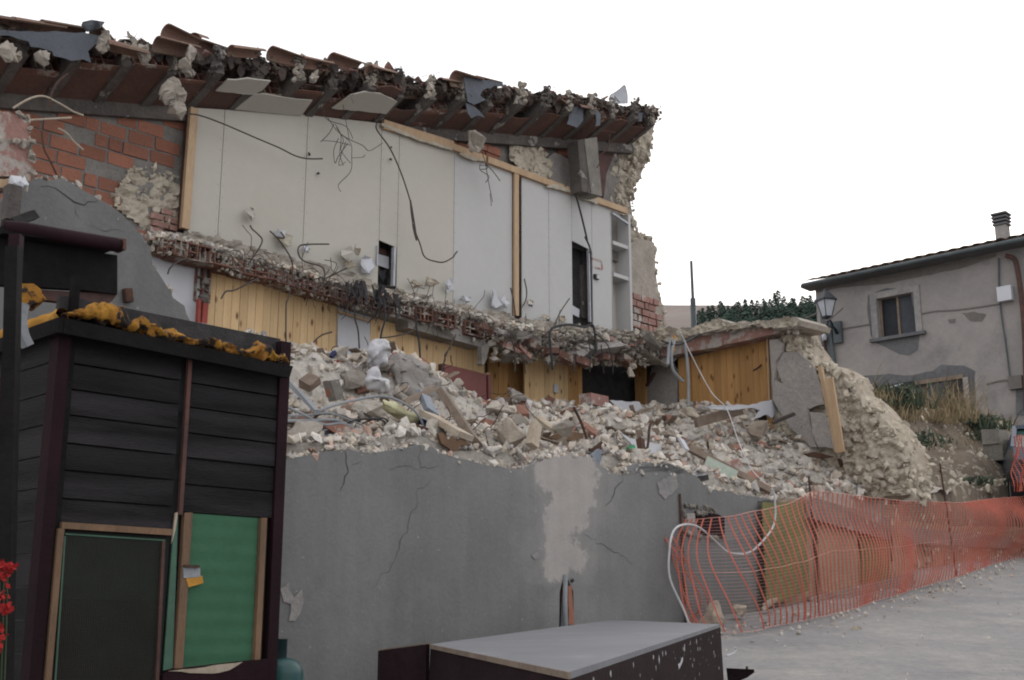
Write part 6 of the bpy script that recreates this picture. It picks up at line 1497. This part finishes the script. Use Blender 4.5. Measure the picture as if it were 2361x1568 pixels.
# hoses and conduits in the heap
hs_ = [([L_1(*q) for q in ((440,580),(600,520),(800,470),(1000,440),(1150,470),(1300,560),(1380,680),(1390,800),(1350,850))], 'long grey corrugated conduit arching over the yellow sack'),
 ([L_1(*q) for q in ((140,660),(400,655),(600,650),(720,700),(850,840))], 'grey conduit running down to the wall top beside the hen house'),
 ([L_1(*q) for q in ((150,520),(300,590),(500,690),(650,680),(760,720),(880,830))], 'grey conduit crossing the tangle near the hen house'),
 ([L_1(*q) for q in ((150,610),(350,610),(560,590),(760,660),(880,720),(920,830))], 'thin grey conduit ending upright on the wall rim'),
 ([L_1(*q) for q in ((480,780),(600,750),(760,660),(900,640),(1020,650),(1050,700),(1000,760),(940,800))], 'dark grey conduit curled into a loop left of the yellow sack'),
 ([L_1(*q) for q in ((1090,760),(1095,700),(1050,640),(980,635),(850,680))], 'black cable arch left of the yellow sack'),
 ([L_1(*q) for q in ((470,800),(600,770),(700,730),(800,740))], 'bluish conduit lying low in the tangle'),
 ([L_1(*q) for q in ((1180,840),(1300,800),(1400,770),(1460,770))], 'grey conduit lying on the wall rim right of the tangle'),
 (Z('D',(1390,1330),(1500,1320),(1700,1350),(1830,1410),(1950,1470)), 'thick grey hose lying along the rubble above the hen house roof'),
 ([L_1(*q) for q in ((320,750),(360,680),(460,610),(560,590),(700,620),(800,680))], 'thin dark cable arching over the tangle'),
 ([L_1(*q) for q in ((440,800),(520,740),(640,720),(760,760),(800,810))], 'blue tinted conduit curving at the wall rim')]
for k, (pts, lab) in enumerate(hs_):
    cable(pts, [.55 if k != 8 else .6]*len(pts), (.011,.013,.013,.008,.009,.007,.008,.008,.02,.005,.008)[k], ('conduit','conduit','conduit','conduit','cable_black','cable_black','bluegrey','conduit','conduit','cable_black','bluegrey')[k], lab, 'hose' if k == 8 else 'conduit', 'grey_hose' if k == 8 else 'conduit')
beam('rusty_bar', L_1(1200,670), L_1(1510,765), .35, .2, .03, .02, 'rust', 'rusty strip lying on the rim below the yellow sack', 'bar')
mb = MB(); r = random.Random(171)
for i in range(70):
    s = r.uniform(-.5, 4) if i < 50 else r.uniform(3, 8.5); t = r.uniform(.3, 2.8); p = ST(s, t, H(s, t)+.02); q = [p]; d = Vector((r.gauss(0,1), r.gauss(0,1), abs(r.gauss(0,.8)))).normalized()
    for k in range(5): d = (d+Vector((r.gauss(0,.5), r.gauss(0,.5), r.gauss(-.1,.5)))).normalized(); q.append(q[-1]+d*.08)
    mb.tube(q, .0045, 4)
tag(build('wire_scraps', mb, 'rust', origin=(2,12,4)), 'bent rusty wire ends tangled in the rubble heap', 'wire', None, 'stuff')
mb = MB()
for i in range(300):
    s = r.uniform(-.8, 8.6); t = r.uniform(.25, 3.2); p = ST(s, t, H(s, t)+.03); mb.box(p, (r.uniform(.08,.3), r.uniform(.03,.1), .018), Vector((r.gauss(0,1), r.gauss(0,1), r.gauss(0,.5))).normalized(), Vector((0,0,1)).cross(Vector((r.random(),1,0))).normalized(), Vector((r.gauss(0,.4), r.gauss(0,.4), 1)).normalized())
tag(build('wood_splinters', mb, 'timber_old', origin=(2,12,4)), 'broken laths and splinters scattered in the rubble heap', 'wood', None, 'stuff')

# ================================================================ grey house on the right
HD = Vector((.735, -.678, 0)).normalized(); HN = Vector((-HD.y, HD.x, 0)); HO = Vector((7.6, 30, 0))
PH = Plane(HO, HD, HN)
def hh(u, v, off=0): return Plane(HO+HN*off, HD, HN).p(u, v)
def H_(x, y, off=0): return hh(*Z('H', (x, y))[0], off)
gh = thing('grey_house', hh(2100, 950), 'grey rendered two storey house with one upper window behind the bank', 'house')
zE = [H_(258,560).z, H_(1380,330).z]; sl0, sl1 = PH.sz(1881,700)[0], PH.sz(2360,700)[0]+3
print('house eave', zE, sl0, sl1)
eav = (zE[0]+zE[1])/2; ze = lambda a: zE[0]+(zE[1]-zE[0])*(a-sl0)/(PH.sz(*Z('H',(1380,330))[0])[0]-sl0)
gl = 3.2+EYE
w0 = [PH.sz(*q) for q in ((2019,690),(2106,674),(2112,768),(2027,778))]; wx0 = (w0[0][0]+w0[3][0])/2; wx1 = (w0[1][0]+w0[2][0])/2; wz0 = (w0[2][1]+w0[3][1])/2; wz1 = (w0[0][1]+w0[1][1])/2
def rect(s0_, s1_, z0_, z1_, th=.3, off=0): return MB().prism([PH.at(s0_,z0_,off), PH.at(s1_,z0_,off), PH.at(s1_,z1_,off), PH.at(s0_,z1_,off)], HN*th)
mb = MB()
for a in ((sl0, wx0, gl, None), (wx1, sl1, gl, None), (wx0, wx1, gl, wz0), (wx0, wx1, wz1, None)):
    z1a = a[3] if a[3] else ze(a[0])+.05; z1b = a[3] if a[3] else ze(a[1])+.05
    mb.prism([PH.at(a[0],a[2]), PH.at(a[1],a[2]), PH.at(a[1],z1b), PH.at(a[0],z1a)], HN*.35)
build('wall', mb, 'house_wall', gh)
build('end_wall', MB().prism([PH.at(sl0+.002,gl,.35), PH.at(sl0+.002,gl,7), PH.at(sl0+.002,ze(sl0),7), PH.at(sl0+.002,ze(sl0)+.05,.35)], HD*.3), 'house_wall', gh)
win = build('window', MB().prism([PH.at(wx0,wz0,.2), PH.at((wx0+wx1)/2,wz0,.2), PH.at((wx0+wx1)/2,wz1,.2), PH.at(wx0,wz1,.2)], HN*.02), 'glass', gh)
build('shutter', MB().prism([PH.at((wx0+wx1)/2,wz0,.17), PH.at(wx1,wz0,.17), PH.at(wx1,wz1,.17), PH.at((wx0+wx1)/2,wz1,.17)], HN*.03), 'blind', win)
for a, b in (((wx0+.03,wz0),(wx0+.03,wz1)), (((wx0+wx1)/2,wz0),((wx0+wx1)/2,wz1))): build('frame', MB().bar(PH.at(*a,.15), PH.at(*b,.15), .055, .05, HD), 'timber_old', win)
sur = .16
for a, b in (((wx0-sur/2,wz0-.02),(wx0-sur/2,wz1+sur)), ((wx1+sur/2,wz0-.02),(wx1+sur/2,wz1+sur)), ((wx0,wz1+sur/2),(wx1,wz1+sur/2))): build('stone_surround', MB().bar(PH.at(*a,-.01), PH.at(*b,-.01), sur-.004, .05, HD if a[0] == b[0] else UP), 'scar_pale', gh)
build('sill', MB().bar(PH.at(wx0-.2,wz0-.05,-.04), PH.at(wx1+.24,wz0-.05,-.04), .08, .16, UP), 'house_grey', gh)
build('cement_patch', MB().prism(jag([H_(*q, -.004) for q in ((600,830),(645,868),(885,836),(905,820),(895,930),(840,965),(780,955),(720,925),(620,880))], .03, .15, 3), HN*.003), 'house_grey', gh)
build('cement_patch', MB().prism(jag([H_(*q, -.004) for q in ((585,590),(700,545),(880,550),(905,830),(885,836),(852,560),(612,600),(645,868),(600,830),(580,680))], .02, .15, 3), HN*.003), 'house_grey', gh)
build('cement_patch', MB().prism(jag([H_(*q, -.004) for q in ((1165,700),(1240,690),(1320,710),(1290,755),(1230,755))], .02, .1, 4), HN*.003), 'house_patch', gh)
build('cement_patch', MB().prism(jag([H_(*q, -.004) for q in ((1080,740),(1130,735),(1125,765),(1090,765))], .02, .1, 4), HN*.003), 'house_patch', gh)
build('cement_patch', MB().prism(jag([H_(*q, -.004) for q in ((500,1100),(680,1080),(860,1085),(980,1060),(1040,1020),(1180,1025),(1250,1060),(1250,1180),(1260,1320),(1200,1320),(1175,1100),(880,1150),(560,1200),(500,1200))], .03, .15, 5), HN*.003), 'house_grey', gh)
build('cement_patch', MB().prism(jag([H_(*q, -.005) for q in ((400,545),(700,520),(1180,420),(1380,350),(1380,330),(258,545),(262,575))], .02, .15, 6), HN*.003), 'house_patch', gh)
for pts in (((370,880),(360,1000),(300,1000),(290,700),(300,600),(330,600),(340,830)),): build('cement_patch', MB().prism(jag([H_(*q, -.003) for q in pts], .02, .15, 5), HN*.002), 'house_grey', gh)
for pts in (((900,710),(1000,690),(1150,680),(1400,645)), ((420,800),(600,770)), ((1320,1140),(1450,1115),(1540,1150))): 
    q = [H_(*z, -.006) for z in pts]; build('wall_crack', MB().tube(q, .022, 4), 'house_patch', gh)
# doorway half hidden by the bank
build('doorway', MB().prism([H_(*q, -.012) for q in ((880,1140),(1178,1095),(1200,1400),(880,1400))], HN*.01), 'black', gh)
build('door_leaf', MB().prism([H_(*q, -.02) for q in ((955,1150),(1085,1120),(1095,1400),(965,1400))], HN*.008), 'blind', gh)
build('door_leaf', MB().prism([H_(*q, -.02) for q in ((895,1165),(950,1155),(955,1400),(895,1400))], HN*.008), 'brown_door', gh)
build('lintel', MB().bar(H_(880,1135,-.02), H_(1175,1092,-.02), .09, .05, UP), 'timber_old', gh)
build('door_jamb', MB().bar(H_(1188,1098,-.02), H_(1208,1310,-.02), .12, .05, HD), 'scar', gh)
build('white_rail', MB().bar(H_(585,1208,-.3), H_(800,1140,-.3), .05, .05, UP), 'white', gh)
build('white_rail', MB().bar(H_(600,1185,-.02), H_(870,1140,-.02), .16, .02, UP), 'glass', gh)
# roof
ov_ = .42
def er(a, off, h=0): return PH.at(a, ze(a)+h, off)
def roofg(a, b):
    s = sl0-.12+(sl1-sl0+.12)*a; return PH.at(s, ze(s)+.16+b*7*.28+.05*abs(math.sin(s*math.pi/.28))*(1), -ov_+b*7)
build('roof', MB().grid(roofg, 420, 8), 'roof_far', gh)
build('eaves_soffit', MB().prism([er(sl0-.2,-ov_+.02,.02), er(sl1,-ov_+.02,.02), er(sl1,.1,.02), er(sl0-.2,.1,.02)], UP*.08), 'house_grey', gh)
build('gutter', MB().tube([er(sl0-.1,-ov_-.06,.05), er(sl1,-ov_-.06,.05)], .055, 10, False), 'gutter', gh, smooth=True)
q = H_(1424,262,.5); ch_ = build('chimney', MB().box(q+UP*.08, (.26,.26,.62), HD, HN, UP), 'scar', gh)
for k in range(4): build('chimney_slab', MB().box(q+UP*(.42+k*.085), (.33+.012*k,.33+.012*k,.045), HD, HN, UP), 'house_grey', ch_)
build('chimney_core', MB().box(q+UP*.5, (.2,.2,.3), HD, HN, UP), 'black', ch_)
build('downpipe', MB().tube([H_(*q_, -.12) for q_ in ((1440,345),(1490,365),(1510,430),(1530,560),(1550,760),(1560,1000),(1565,1300))], .055, 8), 'reddish', gh)
build('cable_conduit', MB().tube([H_(*q_, -.04) for q_ in ((1395,360),(1398,560),(1410,700),(1440,900),(1465,1110))], .018, 6), 'gutter', gh)
build('meter_box', MB().box(H_(1435,582,-.1), (.32,.16,.34), HD, HN, UP), 'white', gh)
build('lower_box', MB().box(H_(1500,1130,-.06), (.3,.1,.3), HD, HN, UP), 'house_patch', gh)
build('grey_side_strip', MB().prism([H_(*q_, -.015) for q_ in ((1500,1140),(1700,1100),(1700,1340),(1500,1330))], HN*.01), 'house_grey', gh)
build('wall_lamp', MB().rock(H_(312,850,-.12), .22, random.Random(2)), 'lampglass', gh)
build('lamp_conduit', MB().tube([H_(*q_, -.04) for q_ in ((315,870),(320,920),(326,1000))], .03, 6), 'rust', gh)
build('standpipe', MB().tube([H_(*q_, -.08) for q_ in ((348,750),(360,870),(378,1020))], .05, 8), 'gutter', gh)
build('junction_box', MB().box(H_(400,820,-.07), (.22,.1,.55), HD, HN, UP), 'gutter', gh)
# street lamp on its bracket
c = H_(328, 650, -.9); lam = thing('street_lamp', c-UP*.3, 'black wall lantern with frosted panes on the corner of the grey house', 'street lamp')
u_ = .0094*1
def lanp(r1, z1, r2, z2, m, name, par, n=4):
    mb = MB(); vs = []
    for rr_, z_ in ((r1*.68, z1*.85), (r2*.68, z2*.85)):
        for k in range(n): a = math.pi/4+k*2*math.pi/n+.35; vs.append(c+Vector((rr_*math.cos(a), rr_*math.sin(a), z_)))
    mb.add(vs, [(0,1,5,4),(1,2,6,5),(2,3,7,6),(3,0,4,7),(3,2,1,0),(4,5,6,7)]); return build(name, mb, m, par)
gls = lanp(.17, -.34, .33, .12, 'lampglass', 'glass_pane', lam)
lanp(.40, .12, .40, .16, 'lampblack', 'rim', lam); lanp(.38, .16, .12, .40, 'lampblack', 'hood', lam); lanp(.09,.40,.07,.48,'lampblack','cap',lam); lanp(.18, -.40, .2, -.34, 'lampblack', 'lantern_base', lam)
for k in range(4):
    a = math.pi/4+k*math.pi/2+.35; build('glazing_bar', MB().bar(c+Vector((.12*math.cos(a), .12*math.sin(a), -.29)), c+Vector((.228*math.cos(a), .228*math.sin(a), .10)), .02, .02), 'lampblack', lam)
build('bracket', MB().tube([c+UP*-.4, c+UP*-.55, H_(375,790,-.35), H_(400,830,-.1)], .03, 6), 'lampblack', lam)
build('bracket', MB().tube([c+UP*-.5, H_(350,740,-.45), H_(390,830,-.1)], .022, 6), 'lampblack', lam)
# pole
q = PY(36).p(1600, 760); tp_ = PY(36).p(1593, 602)
pole = thing('utility_pole', q-UP*3, 'thin grey pole standing behind the ruin against the hill', 'pole')
md = q.lerp(tp_, .45)
build('lower_shaft', MB().tube([q-UP*3, md], .085, 8, False), 'gutter', pole); build('upper_shaft', MB().tube([md, tp_], .05, 8, False, .045), 'gutter', pole)
q = PY(45).p(1482, 740); nt_ = thing('young_pine', q-UP*1, 'small lone dark sapling left of the thin pole', 'tree')
build('trunk', MB().tube([q-UP, q+UP*1.0], .05, 5, False, .02), 'trunk', nt_); m_ = MB(); r = random.Random(5)
for _ in range(90):
    z = r.random(); c2 = q+Vector((r.gauss(0,.18)*(1-z*.8), r.gauss(0,.18), z*1.2-.5)); a = Vector((r.gauss(0,1), r.gauss(0,1), r.gauss(0,.4))).normalized()*.16; b = a.orthogonal().normalized()*.07; m_.add([c2-a, c2+b, c2+a, c2-b], [(0,1,2,3)])
build('crown', m_, 'conifer', nt_)
# blue car behind the blocks (mostly outside the frame)
best = None
for k in range(80):
    y_ = 18+k*.1; p_ = PY(y_).p(2300, 957); c_ = p_+Vector((1.62, 1.6, 0)); d_ = c_-O_; e_ = HB(d_.dot(E_), d_.dot(N_))+1.38-p_.z
    if best is None or abs(e_) < best[0]: best = (abs(e_), y_, c_, p_.z)
cx, cy, cz = best[2].x, best[2].y, best[3]-1.40
car = thing('parked_car', (cx, cy, cz), 'dark blue car seen at the right edge behind the concrete blocks', 'car')
CX = Vector((.32, .947, 0)).normalized(); CY = Vector((-.947, .32, 0)).normalized()
prof = [(-2.1,.35),(-2.12,.7),(-1.9,.92),(-1.25,1.0),(-.55,1.4),(.0,1.48),(.9,1.44),(1.6,1.1),(2.05,.98),(2.1,.4)]
def carp(x, y, z): return Vector((cx, cy, cz))+CX*x+CY*y+UP*z
body = [(-2.1,.35),(-2.12,.7),(-1.9,.92),(-1.15,1.0),(1.6,1.06),(2.05,.98),(2.1,.4)]
build('body', MB().prism([carp(x, -.85, z) for x, z in body], CY*1.7), 'carpaint', car)
cab0 = [(-1.15,1.0),(-.5,1.38),(1.0,1.38),(1.6,1.06)]
mb = MB(); vs = [carp(x, -.8+.14*(z > 1.2), z) for x, z in cab0]+[carp(x, .8-.14*(z > 1.2), z) for x, z in cab0]
mb.add(vs, [(0,1,2,3),(7,6,5,4),(0,4,5,1),(1,5,6,2),(2,6,7,3)]); build('window_glass', mb, 'carglass', car)
build('roof_panel', MB().prism([carp(x, y, 1.385) for x, y in ((-.58,-.68),(1.05,-.68),(1.05,.68),(-.58,.68))], UP*.06), 'carpaint', car)
for y in (-.74, .74):
    for a, b in (((-1.18,1.0),(-.52,1.42)), ((1.02,1.42),(1.63,1.06)), ((.25,1.03),(.25,1.4))): build('roof_pillar', MB().bar(carp(a[0], y*1.07, a[1]), carp(b[0], y*.93, b[1]), .07, .05), 'carpaint', car)
for x in (-1.35, 1.35):
    for y in (-.82, .82):
        t_ = build('tyre', MB().lathe(carp(x, y, .31), [(.18,-.09),(.3,-.1),(.31,0),(.3,.1),(.18,.09)], 20, CX, UP, CY), 'rubber', car); build('rim', MB().lathe(carp(x, y, .31), [(.001,-.07),(.18,-.08),(.18,.08),(.001,.07)], 16, CX, UP, CY), 'metal', t_)
for y in (-.7, .7): build('headlight', MB().box(carp(-2.1, y, .62), (.06,.2,.12), CX, CY, UP), 'glass', car)
